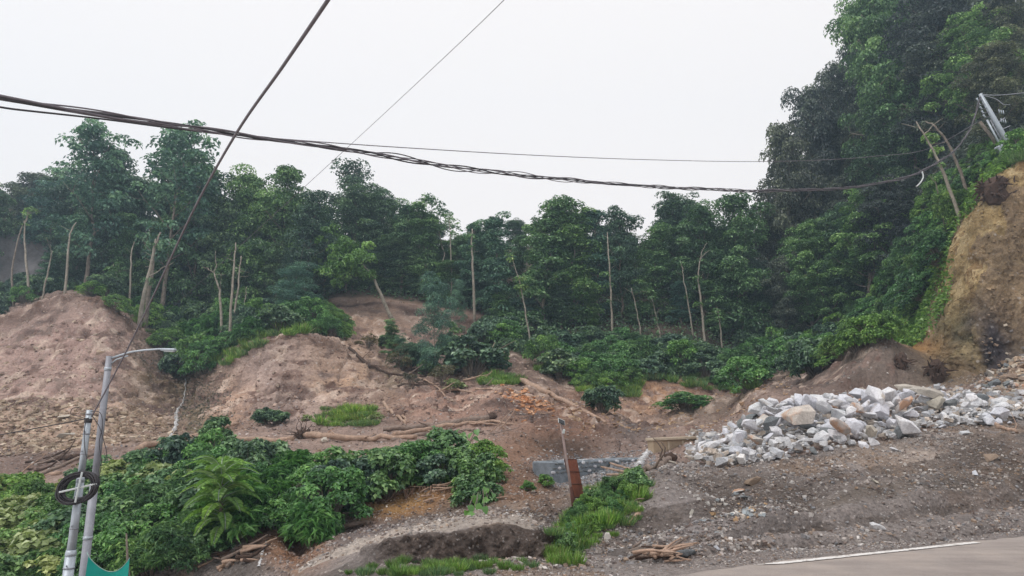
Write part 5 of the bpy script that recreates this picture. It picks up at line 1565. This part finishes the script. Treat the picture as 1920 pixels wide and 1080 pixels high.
snag('short white stem right of the tall bare snag', [(457, 585), (460, 560), (462, 538)], 52, .06, .05)
lt = snag('leaning pale trunk rising from the brown scar, carrying a hanging light green crown', [(737, 604), (715, 555), (700, 520), (690, 505)], 54, .22, .16, M_bark_pale, [[(690, 505), (672, 490), (650, 470)]])
lc = np.array([P(650 + wr.normal() * 26, 478 + wr.normal() * 20, 54 + wr.normal() * 1.0) for _ in range(46)]) - np.array(lt.location)
Vl, Fl, Cl = clump_leaves(lc, wr.uniform(.3, .62, 46), 90, .26, .6, 'fresh', wr, .9, .5)
link('crown', make_mesh('leaning_crown', Vl, Fl, M_leaf, False, None, Cl), lt)
snag('thin white stem leaning left in front of the middle forest', [(998, 652), (988, 600), (978, 545), (960, 480)], 52, .11, .06)
snag('straight bare pale stem in the middle of the forest', [(1150, 618), (1146, 560), (1141, 480)], 54, .13, .09)
snag('thin stem with leafy top right of the straight bare stem', [(1205, 630), (1196, 590), (1184, 540)], 54, .09, .06)
snag('leaning stem left of the forked tree', [(1240, 630), (1232, 600), (1222, 560)], 54, .10, .06)
snag('sinuous pale forked tree before the dark hollow', [(1320, 612), (1314, 560), (1308, 520), (1312, 490)], 53, .14, .10, None, [[(1312, 490), (1320, 475), (1332, 470)], [(1312, 490), (1316, 470), (1326, 455)]])
snag('short leaning stem right of the forked tree', [(1352, 608), (1348, 590), (1344, 575)], 54, .10, .08)
snag('small pale trunk between the forked tree and the leaning stem', [(1300, 622), (1290, 570), (1282, 520)], 55, .10, .06)
snag('brown bare trunk behind the vine-covered column trees', [(890, 560), (887, 500), (884, 455)], 56, .16, .12)
snag('slender trunk of the lone tufted tree on the skyline', [(846, 560), (846, 480), (842, 400)], 59, .11, .07)
snag('long white leaning trunk on the dark hill left of the lattice pole', [(1796, 360), (1768, 318), (1745, 275), (1718, 228)], 34.5, .13, .08, None, [[(1733, 252), (1748, 238), (1768, 222)]])
snag('grey leaning trunk between the white trunk and the lattice pole', [(1812, 320), (1790, 290), (1765, 250), (1752, 235)], 37, .12, .08, M_bark)
snag('fallen grey stick on the dark hill below the cable clamp', [(1768, 372), (1755, 345), (1745, 330)], 36, .05, .03, M_bark)

# grey rock face at the left edge
m_cliffrock = rock_material('grey_cliff_rock', lin(120, 116, 116))
gg = Geo()
nx, nz = 34, 30
V = []
for i in range(nx):
    for j in range(nz):
        u, v_ = i / (nx - 1), j / (nz - 1)
        p = PZ(-140 + 225 * u, 57.5 + 2 * u, 12.0 + 9.5 * v_ * (1 - .25 * u))
        V.append([p.x, p.y + 2.5 * v_, p.z])
V = np.array(V)
V += unit(np.array([[-.2, -1, .3]])) * (fbm(V, 3.0, 4, 301)[:, None] * .9) + fbm(V, .8, 3, 305)[:, None] * .12
Fq = np.array([[i * nz + j, (i + 1) * nz + j, (i + 1) * nz + j + 1, i * nz + j + 1] for i in range(nx - 1) for j in range(nz - 1)])
o = link('rock_face', make_mesh('rock_face', V, Fq, m_cliffrock, True)); tag(o, kind='structure')
# ================================================================ WATER, WALL, POLES, WIRES, SIGN
def boxm(name, sx, sy, sz, mat, parent, loc, rot=(0, 0, 0), bev=.012):
    import bmesh
    bm = bmesh.new(); bmesh.ops.create_cube(bm, size=1.0)
    for v in bm.verts: v.co = Vector((v.co.x * sx, v.co.y * sy, v.co.z * sz))
    if bev: bmesh.ops.bevel(bm, geom=list(bm.edges), offset=min(bev, .3 * min(sx, sy, sz)), segments=1, affect='EDGES')
    me = bpy.data.meshes.new(name); bm.to_mesh(me); bm.free(); me.materials.append(mat)
    return link(name, me, parent, loc, rot)
m_water, nt, b = new_mat('white_water')
n1 = noise_node(nt, 9, 5, .7, N(nt, 'ShaderNodeTexCoord').outputs['Object'])
nt.links.new(ramp(nt, n1.outputs[0], [(.35, lin(150, 146, 142)), (.55, lin(214, 214, 216)), (.8, lin(236, 238, 240))]), b.inputs['Base Color'])
b.inputs['Roughness'].default_value = .25
def ribbon(name, label, pix, w0, w1, lift=.07, jit=.35, mat=None):
    pp, wd = [], []
    fine = []
    for (a, c_) in zip(pix[:-1], pix[1:]):
        for t in np.linspace(0, 1, 9)[:-1]: fine.append((a[0] * (1 - t) + c_[0] * t, a[1] * (1 - t) + c_[1] * t))
    fine.append(pix[-1])
    V, F = [], []
    for k, (px, py) in enumerate(fine):
        h, nn = hit(px + rr.uniform(-jit, jit) * 4, py)
        w_ = (w0 + (w1 - w0) * k / len(fine)) * rr.uniform(.5, 1.3)
        for j, f in enumerate((-1, -.4, .3, 1)):
            V.append((h.x + w_ * f, h.y - lift * (1.4 if abs(f) < .9 else 0) * (1 + .3 * rr.random()), h.z + lift * (.7 if abs(f) < .9 else -.3)))
        if k:
            for j in range(3): F.append(((k - 1) * 4 + j, (k - 1) * 4 + j + 1, k * 4 + j + 1, k * 4 + j))
    o = link(name, make_mesh(name, V, np.array(F), mat or m_water, True))
    return tag(o, label, None, None, 'structure')
ribbon('water', 'thin waterfall down the gully between the two landslides', [(350, 712), (347, 745), (343, 757), (332, 772), (334, 790), (328, 805), (318, 824)], .05, .09, .09)
ribbon('water', 'side strand of the thin waterfall in the gully', [(341, 762), (329, 776), (330, 800)], .02, .05, .08)
ribbon('water', 'small white fall of the creek beside the drain wall', [(1222, 842), (1212, 850), (1202, 862), (1198, 874)], .20, .12, .08, .2)
ribbon('water', 'trickle in the little orange gully below the thicket', [(500, 1015), (494, 1030), (490, 1048), (486, 1062)], .02, .04, .02, .3)
m_creek, nt, b = new_mat('shallow_creek')
n1 = noise_node(nt, 4, 6, .75, N(nt, 'ShaderNodeTexCoord').outputs['Object'])
nt.links.new(ramp(nt, n1.outputs[0], [(.38, lin(104, 112, 120)), (.52, lin(136, 146, 156)), (.66, lin(206, 212, 218))]), b.inputs['Base Color'])
b.inputs['Roughness'].default_value = .3
bp = N(nt, 'ShaderNodeBump', inp={'Strength': .6, 'Distance': .04}); nt.links.new(n1.outputs[0], bp.inputs['Height']); nt.links.new(bp.outputs[0], b.inputs['Normal'])
# low masonry wall behind the rusty board, its right end buried in gravel
m_mas = simple_mat('blue_grey_masonry', lin(128, 136, 144), .9, .3, 5, .6)
wa, wb_ = P(1036, 891, 19.7), P(1206, 881, 21.8)
mw_ = empty('stone_wall', wa); tag(mw_, 'low blue-grey rubble stone wall behind the rusty board, its right end buried in gravel', 'wall')
dv = wb_ - wa; wl = math.hypot(dv.x, dv.y)
mw_.rotation_euler = (0, -math.atan2(dv.z, wl), math.atan2(dv.y, dv.x))
hgt = P(1036, 866, 19.7).z - wa.z
boxm('wall_core', wl, .9, hgt + .3, m_mas, mw_, (wl / 2, .45, (hgt - .3) / 2), bev=.03)
for k in range(64):
    u = (k + .5) / 64; row = k % 3
    o_ = link('stone', ROCKS['grey' if k % 4 else 'white'][k % 4], mw_, (u * wl, -.005, hgt * (.18 + .32 * row)), (rr.uniform(-.2, .2), rr.uniform(-.3, .3), rr.uniform(-.2, .2)), (rr.uniform(.12, .2), .08, .13))
for k in range(30):
    o_ = link('stone', ROCKS['grey' if k % 3 else 'white'][k % 4], mw_, (rr.uniform(.02, .95) * wl, rr.uniform(.08, .8), hgt), (0, 0, rr.uniform(0, 3)), (rr.uniform(.15, .25), rr.uniform(.12, .2), .06))
V, F = [], []
ne = 40
for k in range(ne):
    t = k / (ne - 1)
    px = 1034 + 170 * t
    for j in range(6):
        s_ = j / 5
        py = (890 - 8 * t) * (1 - s_) + (866 + 2 * t) * s_ + 2 * math.sin(k * .9) * (1 if j in (0, 5) else 0)
        h, _ = hit(px, py)
        V.append((h.x, h.y, h.z + .035))
    if k:
        for j in range(5): F.append(((k - 1) * 6 + j, k * 6 + j, k * 6 + j + 1, (k - 1) * 6 + j + 1))


# concrete drain wall
m_conc = simple_mat('stained_concrete', lin(168, 150, 128), .9, .28, 1.6, .5)
m_conc_l = simple_mat('pale_concrete', lin(190, 176, 156), .9, .2, 3, .4)
m_dark = simple_mat('opening_shade', lin(40, 36, 34), .95, .3, 3)  # near-black colour that paints the shade of the wall gap
a_, b_ = P(1226, 846, 24.6), P(1372, 838, 26.6)
wall = empty('drain_wall', a_); tag(wall, 'low stained concrete drain wall behind the left end of the rock pile', 'wall')
dx = b_ - a_; ln = math.hypot(dx.x, dx.y); th = math.atan2(dx.y, dx.x)
wall.rotation_euler = (0, -math.atan2(dx.z, ln), th)
zt = P(1226, 826, 24.6).z - a_.z
boxm('wall_face', ln, .3, zt + .5, m_conc, wall, (ln / 2, .15, (zt - .5) / 2))
boxm('coping', ln + .1, .42, .09, m_conc_l, wall, (ln / 2, .12, zt + .04))
for k, f in enumerate((.18, .36, .56)):
    boxm('pale_patch', .08, .02, zt * .8, m_conc_l, wall, (ln * f, -.006, zt * .45), bev=0)
boxm('gap_shade', ln * .32, .05, .26, m_dark, wall, (ln * .62, -.02, -.1), bev=0)  # solid dark box in place of a hole, its colour stands for the shade inside

# galvanised poles
m_galv = simple_mat('galvanised_steel', lin(176, 184, 192), .5, .12, 7, .1, .55, .5)
m_galv2 = simple_mat('dull_steel', lin(150, 152, 160), .6, .15, 7, .1, .5, .5)
m_cable = simple_mat('black_cable', lin(62, 59, 62), .6, .2, 20)
m_cable_g = simple_mat('grey_cable', lin(112, 106, 112), .6, .2, 20)
m_white = simple_mat('white_bar', lin(206, 212, 212), .5, .08, 6)
def path_tube(name, pts_, r, mat, parent=None, sides=8, smooth=True, org=None):
    g = Geo(); p = np.array([list(v) for v in pts_], float)
    if org is not None: p = p - np.array(org)
    g.tube(p, r, sides)
    return link(name, g.mesh(name, [mat], smooth, False), parent)
def pole(label, top, low, Y, base_drop, segs, mat, name='utility_pole', leanY=0.0):
    t = P(top[0], top[1], Y + leanY); l = P(low[0], low[1], Y)
    d_ = (l - t).normalized()
    gz = drop(l.x + d_.x * 2, l.y)[0].z - .3
    L_ = (t.z - gz) / max(.2, -d_.z)
    base = t + d_ * L_
    o = empty(name, base); tag(o, label, 'pole')
    ax = -d_
    prev = 0
    for k, (z0, z1, r0, r1, nm) in enumerate(segs):   # distances measured down from the top
        path_tube(nm, [t + d_ * min(z1, L_), t + d_ * ((z0 + min(z1, L_)) / 2), t + d_ * z0], [r1, (r0 + r1) / 2, r0], mat, o, 14, True, base)
    return o, t, d_, base
p1, t1, d1, base1 = pole('shorter grey stepped steel pole with a coil of black cable on it', (168, 769), (130, 1060), 11, 0,
                 [(0, 1.04, .044, .050, 'upper_tube'), (1.04, 2.09, .056, .062, 'middle_tube'), (2.09, 9, .074, .078, 'lower_tube')], m_galv)
for dz, r0 in ((1.04, .060), (2.09, .078)):
    path_tube('collar', [t1 + d1 * (dz - .05), t1 + d1 * dz, t1 + d1 * (dz + .03)], [r0 - .01, r0, r0], m_galv, p1, 14, True, base1)
path_tube('clamp', [t1 + d1 * .13, t1 + d1 * .19], .054, m_cable, p1, 12, True, base1)
path_tube('clamp', [t1 + d1 * .05, t1 + d1 * .07], .05, m_galv2, p1, 12, True, base1)
for dz in (.32, .62, 1.25, 1.7, 2.25):
    path_tube('bolt', [t1 + d1 * dz + Vector((-.02, -.04, 0)), t1 + d1 * dz + Vector((.01, -.085, 0))], .012, m_galv2, p1, 6, True, base1)
    path_tube('band', [t1 + d1 * (dz + .03), t1 + d1 * (dz + .05)], .052 if dz < 1.04 else (.064 if dz < 2.09 else .08), m_galv2, p1, 12, True, base1)
# cross bars that hold the coil, and the coil
cc = P(146, 915, 10.86)
path_tube('cross_bar', [P(111, 923, 10.80), P(181, 907, 10.80)], .014, m_white, p1, 4, False, base1)
path_tube('upright_bar', [P(154, 885, 10.78), P(141, 942, 10.78)], .014, m_white, p1, 4, False, base1)
coil = empty('cable_coil', cc); tag(coil, 'black cable coil tied to cross bars on the shorter grey pole', 'cable coil')
for k in range(20):
    ph = rr.uniform(0, 6)
    rc = .185 + .085 * rr.random(); oy = rr.uniform(-.05, .05)
    pts_ = [(rc * 1.12 * math.cos(a), oy + .02 * math.sin(3 * a + ph), rc * .86 * math.sin(a) + .19 * rc * math.cos(a)) for a in np.linspace(0, 6.283, 40)]
    path_tube('cable_loop', pts_, .0105, m_cable, coil, 6)
p2, t2, d2, base2 = pole('taller grey street lamp pole behind the coil pole, with a curved lamp arm', (205, 668), (157, 1075), 12, 0,
                 [(0, 2.1, .050, .056, 'upper_tube'), (2.1, 10, .066, .074, 'lower_tube')], m_galv2, 'street_lamp')
arm = [P(207, 672, 12), P(225, 666, 12), P(245, 660, 12), P(270, 656.5, 12), P(300, 654.5, 12), P(312, 654.8, 12)]
path_tube('lamp_arm', arm, .017, m_galv, p2, 8, True, base2)
path_tube('brace', [P(206, 684, 12), P(218, 674, 12), P(240, 667, 12)], .012, m_galv, p2, 6, True, base2)
path_tube('clamp', [t2 + d2 * .19, t2 + d2 * .24], .058, m_galv, p2, 12, True, base2)
path_tube('clamp', [t2 + d2 * 2.92, t2 + d2 * 2.97], .074, m_galv, p2, 12, True, base2)
lh = boxm('lamp_head', .25, .10, .045, m_galv, p2, P(316, 656, 12) - base2, (0, .02, 0), .015)
boxm('lamp_glass', .17, .07, .012, m_white, p2, P(318, 656, 12) - base2 + Vector((0, 0, -.028)), (0, .02, 0), .004)

def wire(name, label, pts_, r, mat, n=60, sag=True, cat='wire', group=None, jit=0):
    p = np.array([list(v) for v in pts_], float)
    t = np.linspace(0, len(p) - 1, n)
    # Catmull-Rom through the points
    out = []
    for tt in t:
        i = min(int(tt), len(p) - 2); f = tt - i
        p0, p1_, p2_, p3 = p[max(i - 1, 0)], p[i], p[i + 1], p[min(i + 2, len(p) - 1)]
        out.append(.5 * ((2 * p1_) + (-p0 + p2_) * f + (2 * p0 - 5 * p1_ + 4 * p2_ - p3) * f * f + (-p0 + 3 * p1_ - 3 * p2_ + p3) * f ** 3))
    out = np.array(out)
    if jit: out += wr.normal(size=out.shape) * jit
    g = Geo(); g.tube(out, r, 6)
    o = link(name, g.mesh(name, [mat], True, False))
    return tag(o, label, cat, group), out
# the twisted bundle across the sky: runs from near the left edge to the pole on the cliff
SP = [(-260, 132, 5.0), (0, 185, 6.3), (200, 214, 7.6), (440, 252, 9.6), (600, 273, 11.4), (760, 298, 13.4), (870, 317, 15.0), (1000, 331, 17.2), (1160, 346, 20.0), (1300, 354, 22.8), (1400, 358, 24.6), (1500, 357, 26.4),
      (1600, 352, 28.2), (1680, 338, 29.6), (1730, 322, 30.4), (1790, 285, 32.6), (1822, 240, 33.8), (1838, 182, 34.5)]
base_p = np.array([list(P(*s)) for s in SP])
tt = np.linspace(0, len(SP) - 1, 420)
core = np.stack([np.interp(tt, range(len(SP)), base_p[:, k]) for k in range(3)], 1)
core = blur(core, 5.0, 0)
LABW = ['thickest black cable of the twisted bundle crossing the sky', 'second black cable wound into the twisted bundle', 'grey cable spiralling loosely round the twisted bundle',
        'thin cable of the bundle that bows out in loops over the middle of the sky', 'lower cable that runs apart from the bundle at its left end']
arc = np.cumsum(np.r_[0, np.linalg.norm(np.diff(core, axis=0), axis=1)])
for k in range(5):
    ph = k * 1.3
    loose = .022 + .022 * np.clip(np.sin(arc * .55 + k * 2.1) * 1.5, 0, 1) + (.02 if k > 2 else 0) * np.clip(np.sin(arc * .37 + k), 0, 1)
    loose = loose * np.clip(.35 + arc / 14, .35, 1.0)
    w_ = arc * 1.7 + ph
    off = np.stack([np.sin(w_) * .0, np.cos(w_ * 1.0) * loose, np.sin(w_) * loose * 1.3], 1)
    if k == 4:
        s_ = np.clip(1 - (arc - 1.5) / 4.2, 0, 1)[:, None]
        off = off * (1 - s_) + np.array([0, .02, -.085]) * s_
    g = Geo(); g.tube(core + off, (.017, .015, .0115, .010, .0115)[k] * (.9 + .16 * np.clip(core[:, 1] / 20, 0, 1.5)), 6)
    o = link('cable', g.mesh('cable', [(m_cable_g, m_cable, m_cable_g, m_cable_g, m_cable)[k]], True, False))
    tag(o, LABW[k], 'cable', 'cables of the twisted bundle')
wire('cable', 'thin straight cable above the bundle running to the dark hill', [P(-200, 148, 6.2), P(200, 221, 9), P(440, 252, 11), P(560, 263, 12.6), P(760, 277, 15.2), P(1000, 291, 18.8), P(1200, 299, 22), P(1400, 303, 25.4), P(1540, 300, 27.6), P(1640, 293, 29.4), P(1740, 279, 31.5), P(1835, 228, 34)], .011, m_cable_g, 90, group=None, cat='cable')
wire('cable', 'thick cable slanting from the top of the sky down to the shorter grey pole', [P(640, -40, 3.0), P(615, 0, 3.25), P(530, 125, 4.2), P(440, 255, 5.5), P(360, 400, 7.2), P(285, 560, 9.2), P(230, 672, 10.3), P(172, 781, 10.95)], .0108, m_cable_g, 60, cat='cable')
wire('wire', 'hair-thin wire slanting down from the top centre of the sky', [P(1000, -60, 9), P(945, 0, 10), P(820, 120, 13), P(650, 278, 19), P(440, 470, 30), P(330, 570, 42), P(290, 600, 47)], [.006] * 30 + [.007] * 30, m_cable_g, 60)
wire('cable', 'cable running from the top of the shorter grey pole out of the left edge', [P(166, 784, 10.95), P(100, 797, 11), P(40, 808, 11), P(-60, 826, 11)], .008, m_cable, 20, cat='cable')
wire('wire', 'wire leaving the top of the cliff pole towards the right edge', [P(1840, 177, 34.5), P(1880, 178, 33), P(1990, 166, 30)], .02, m_galv2, 16)
wire('wire', 'slack looped wire hanging under the wire on the cliff pole', [P(1842, 178, 34.5), P(1868, 186, 34), P(1882, 196, 33.5), P(1894, 196, 33)], .014, m_galv2, 20)
# hanging ends around the poles
for k, (lab, pp) in enumerate((
        ('black drop wire bowing right of the coil pole top', [(170, 772), (188, 774), (192, 800), (186, 830), (190, 870), (180, 920)]),
        ('black drop wire hanging down the left side of the shorter pole', [(162, 785), (158, 810), (159, 840), (163, 862)]),
        ('long black drop wire swinging out behind the taller pole', [(172, 778), (186, 800), (194, 825), (200, 850), (196, 868)]),
        ('small wire loop left of the shorter pole top', [(166, 786), (146, 780), (133, 776), (136, 766), (148, 764)]))):
    wire('drop_wire', lab, [P(x, y, 10.9) for x, y in pp], .0055, m_cable, 30)
wire('cable_end', 'pale frayed cable end dangling from the bundle before the dark hill', [P(1729, 322, 30.2), P(1731, 332, 30.2), P(1726, 342, 30.2), P(1718, 350, 30.2)], .03, m_white, 12, cat='cable')

# green net between the lamp pole and a stick
m_net = simple_mat('green_shade_net', lin(24, 150, 138), .75, .10, 3, .2)
m_hem = simple_mat('pale_hem', lin(150, 178, 170), .8, .1, 10)
xl, xr = P(166, 1042, 11.6), P(243, 1046, 11.6)
net = empty('shade_net', Vector(((xl.x + xr.x) / 2, 11.6, xl.z - .9))); tag(net, 'turquoise-green net hung between the lamp pole and a stick at the bottom edge', 'net')
nx, nz = 26, 14
V = []
for i in range(nx):
    u = i / (nx - 1)
    top = xl.z * (1 - u) + xr.z * u - .235 * math.sin(math.pi * u) ** .85
    for j in range(nz):
        v_ = j / (nz - 1)
        V.append((xl.x * (1 - u) + xr.x * u + .02 * math.sin(v_ * 5) * (u - .5), 11.6 + .10 * math.sin(math.pi * u) + .02 * math.sin(u * 17) * v_, top - v_ * 1.0 - 0))
V = np.array(V) - np.array(net.location)
F = np.array([[i * nz + j, (i + 1) * nz + j, (i + 1) * nz + j + 1, i * nz + j + 1] for i in range(nx - 1) for j in range(nz - 1)])
link('net_cloth', make_mesh('net_cloth', V, F, m_net, True), net)
path_tube('hem', [V[i * nz] for i in range(nx)], .006, m_hem, net, 5)
path_tube('tie', [P(163, 1036, 11.8) - net.location, V[0]], .006, m_hem, net, 5)
stick_top, stick_bot = P(237, 1000, 11.65), P(244, 1110, 11.65)
sb = drop(stick_bot.x, stick_bot.y)[0]
o = path_tube('wooden_stick', [Vector((stick_bot.x, stick_bot.y, sb.z - .2)), stick_bot, (stick_bot + stick_top) / 2 + Vector((-.01, 0, 0)), stick_top], [.022, .022, .02, .012], M_bark, None, 7)
tag(o, 'rough wooden stick holding the right corner of the green net', 'stick')

# leaning lamp post and rusty board
m_rust = simple_mat('rusty_sheet', lin(128, 74, 56), .85, .35, 3, .4)
m_rust2 = simple_mat('dark_rusty_steel', lin(84, 54, 46), .85, .35, 8, .4)
m_post = simple_mat('painted_post', lin(150, 132, 128), .7, .25, 5, .2)
m_black = simple_mat('black_panel', lin(30, 32, 38), .25, .1, 5, 0, 0, .5)
hb, _ = hit(1080, 974)
YB = hb.y
Tp = P(1051, 792, YB - .25)
post = empty('lamp_post', hb); tag(post, 'thin leaning post with a small solar lamp on top, before the rusty board', 'lamp post')
path_tube('post', [hb + Vector((0, 0, -.15)), hb.lerp(Tp, .5), Tp], [.028, .026, .022], m_post, post, 8, True, hb)
path_tube('post_foot', [hb + Vector((0, 0, -.15)), hb.lerp(Tp, .34)], .034, m_rust2, post, 8, True, hb)
boxm('solar_panel', .15, .02, .11, m_black, post, P(1053, 791, YB - .3) - hb, (-.6, .35, .5), .004)
boxm('panel_frame', .17, .014, .13, m_white, post, P(1053, 791, YB - .3) - hb + Vector((0, .014, .003)), (-.6, .35, .5), .004)
path_tube('lamp_neck', [P(1054, 797, YB - .25) - hb, P(1057, 806, YB - .28) - hb], .012, m_post, post, 6)
boxm('lamp_head', .05, .05, .09, m_white, post, P(1057, 809, YB - .28) - hb, (.3, .2, 0), .012)
pA, pB = P(1059, 862, YB + .35), P(1080, 862, YB + 1.1)
qA, qB = P(1076, 932, YB + .35), P(1094, 932, YB + 1.1)
cb = (qA + qB) / 2
board = empty('rusty_board', Vector((cb.x, cb.y, drop(cb.x, cb.y)[0].z))); tag(board, 'rust-brown board on two thin legs seen edge-on behind the leaning lamp post', 'board')
ob = board.location
nrm_b = (pB - pA).cross(qA - pA).normalized() * .018
V = [pA, pB, qB, qA]
V = [v - nrm_b for v in V] + [v + nrm_b for v in V]
link('panel', make_mesh('panel', [v - ob for v in V], np.array([[0, 3, 2, 1], [4, 5, 6, 7], [0, 1, 5, 4], [1, 2, 6, 5], [2, 3, 7, 6], [3, 0, 4, 7]]), m_rust, False), board)
for nm, (a, c_) in (('frame_bar', (pA, pB)), ('frame_bar', (qA, qB))):
    path_tube(nm, [a, c_], .022, m_rust2, board, 4, False, ob)
for a, c_ in ((pA, qA), (pB, qB)):
    d_ = (c_ - a).normalized()
    e = c_ + d_ * .75
    path_tube('leg', [a, c_, e], .022, m_rust2, board, 6, False, ob)
for k, f in enumerate((.33, .66)):
    path_tube('rib', [pA.lerp(qA, f) - nrm_b * 1.4, pB.lerp(qB, f) - nrm_b * 1.4], .008, m_rust2, board, 4, False, ob)

# steel pole with switchgear on the cliff top
Yc = 34.5
tp, bt = P(1838, 176, Yc), P(1897, 283, Yc)
cp = empty('cliff_pole', bt); tag(cp, 'grey leaning steel pole with brackets and insulators on top of the ochre cliff', 'pole')
dd = (bt - tp).normalized()
gz = drop(bt.x, bt.y)[0]
path_tube('shaft', [bt + dd * 1.6, tp.lerp(bt, .5), tp], [.16, .13, .09], m_galv, cp, 10, True, bt)
side = dd.cross(Vector((0, 1, 0))).normalized()
if side.x > 0: side = -side
path_tube('strut', [tp.lerp(bt, .42) + side * .38, tp.lerp(bt, .97) + side * .42], .05, m_galv, cp, 6, True, bt)
path_tube('strut', [tp.lerp(bt, .45) + side * .22, tp.lerp(bt, .97) + side * .22], .025, m_galv2, cp, 6, True, bt)
for k in range(7):
    f = .42 + k * .08
    path_tube('lattice_bar', [tp.lerp(bt, f), tp.lerp(bt, f + .05) + side * .4], .018, m_galv2, cp, 5, True, bt)
for k in range(5):
    f = .10 + k * .07
    c_ = tp.lerp(bt, f) + side * (.28 + .03 * k)
    path_tube('insulator', [c_, c_ + side * .05 + Vector((0, 0, .10)), c_ + side * .1 + Vector((0, 0, .2))], [.06, .035, .055], m_galv, cp, 8, True, bt)
    path_tube('bracket', [tp.lerp(bt, f), c_], .02, m_cable_g, cp, 5, True, bt)
for k in range(6):
    c_ = P(1874 + 4 * k - (8 if k > 2 else 0), 212 + (14 if k > 2 else 0) + k, Yc)
    path_tube('insulator', [c_, c_ + Vector((0, 0, .22))], [.035, .02], m_galv, cp, 6, True, bt)
path_tube('bracket', [P(1868, 232, Yc), P(1884, 221, Yc)], .03, m_galv2, cp, 5, True, bt)
path_tube('bracket', [P(1876, 244, Yc), P(1894, 236, Yc)], .03, m_galv2, cp, 5, True, bt)
boxm('switch_box', .4, .35, .5, m_galv, cp, tp.lerp(bt, .93) + side * .5 - bt, (0, -.4, 0), .05)
o = path_tube('wooden_post', [P(1893, 312, 35), P(1858, 255, 35), P(1837, 228, 35)], [.09, .085, .08], M_bark, None, 8)
tag(o, 'brown leaning wooden post beside the steel pole on the cliff top', 'post')
m_wr = simple_mat('white_rubble', lin(206, 210, 210), .8, .15, 4, .4)
for k, (x, y, s) in enumerate(((1908, 288, .8), (1895, 290, .55), (1921, 282, .7))):
    h, _ = hit(x, y + 6)
    o = put_rock(P(x, y, 33.6) + Vector((0, 0, .1)), s, 'white', ('largest', 'smallest', 'rightmost')[k] + ' white block at the foot of the steel pole on the cliff top', 'white blocks at the pole foot', cat='block')

# loose leaf litter and sprigs on the forest edge and the near bank
lit = np.random.default_rng(5)
def leaf_ground(label, x0, x1, l0, l1, n, size, pal, weight, lift=.1, stack=.3):
    p, idx = surface_points(x0, x1, l0, l1, n, lit, weight)
    if not len(p): return
    p = p + np.array([0, 0, 1]) * lit.uniform(0, stack, len(p))[:, None] + [0, 0, lift * .2]
    nm = unit(np.tile([0, -.3, 1.0], (len(p), 1)) + lit.normal(size=(len(p), 3)) * .5)
    V, F, C = leaves(p, nm, size, .55, tints(len(p), pal, lit), lit, .2)
    o = link('undergrowth', make_mesh('undergrowth', V, F, M_leaf, False, None, C)); tag(o, label, 'undergrowth', None, 'stuff')
forest_w = (1 - SCAR) * np.clip(.6 + .5 * fbm(TV, 3.0, 3, 401), .1, 1)
leaf_ground('low undergrowth covering the floor of the left and middle forest', -300, 1450, 11.05, 12.4, 60000, .28, 'deep', forest_w, .1, .8)
leaf_ground('low undergrowth covering the steep dark hill', 1380, 2000, 11.6, 13.0, 52000, .32, 'grey', forest_w, .1, .8)
leaf_ground('bright leafy cover on the strip beside the ochre cliff', 1500, 2000, 10.1, 11.4, 22000, .24, 'fresh', forest_w * ((LV > 11.0) | (LU < 1785)), .1, .5)
mw = np.zeros(len(TV))
pp_x, pp_y = project(TV)
for i in np.nonzero((LV > 3.9) & (LV < 6.6) & (pp_x < 960))[0]:
    if in_poly(pp_x[i], pp_y[i], [(a, b_ + (8 if b_ < 930 else -4)) for a, b_ in MOUND]): mw[i] = 1
leaf_ground('leafy ground cover filling the thicket on the near bank', -100, 940, 3.9, 6.6, 26000, .13, 'lush', mw, .1, .25)
gw = np.clip(gauss(375, 755, 40, 50, 30, 56) * .9 + gauss(330, 660, 70, 40, 40, 60), 0, 1)
leaf_ground('thin moss and seedlings in the wet gully', 260, 450, 8, 11, 5000, .12, 'dry', gw, .05, .08)

# ================================================================ haze
hv = bpy.data.materials.new('air_haze'); hv.use_nodes = True
nt = hv.node_tree; nt.nodes.clear()
ho = nt.nodes.new('ShaderNodeOutputMaterial'); pv = nt.nodes.new('ShaderNodeVolumePrincipled')
pv.inputs['Color'].default_value = (.58, .80, 1.0, 1)
pv.inputs['Density'].default_value = 0.0015
pv.inputs['Anisotropy'].default_value = .2
nt.links.new(pv.outputs[0], ho.inputs['Volume'])
V = box_verts(520, 280, 120) + np.array([0, 70, 50])
hz = link('haze', make_mesh('haze', V, BOXF, hv, False)); tag(hz, 'faint pale air haze over the valley', None, None, 'stuff')
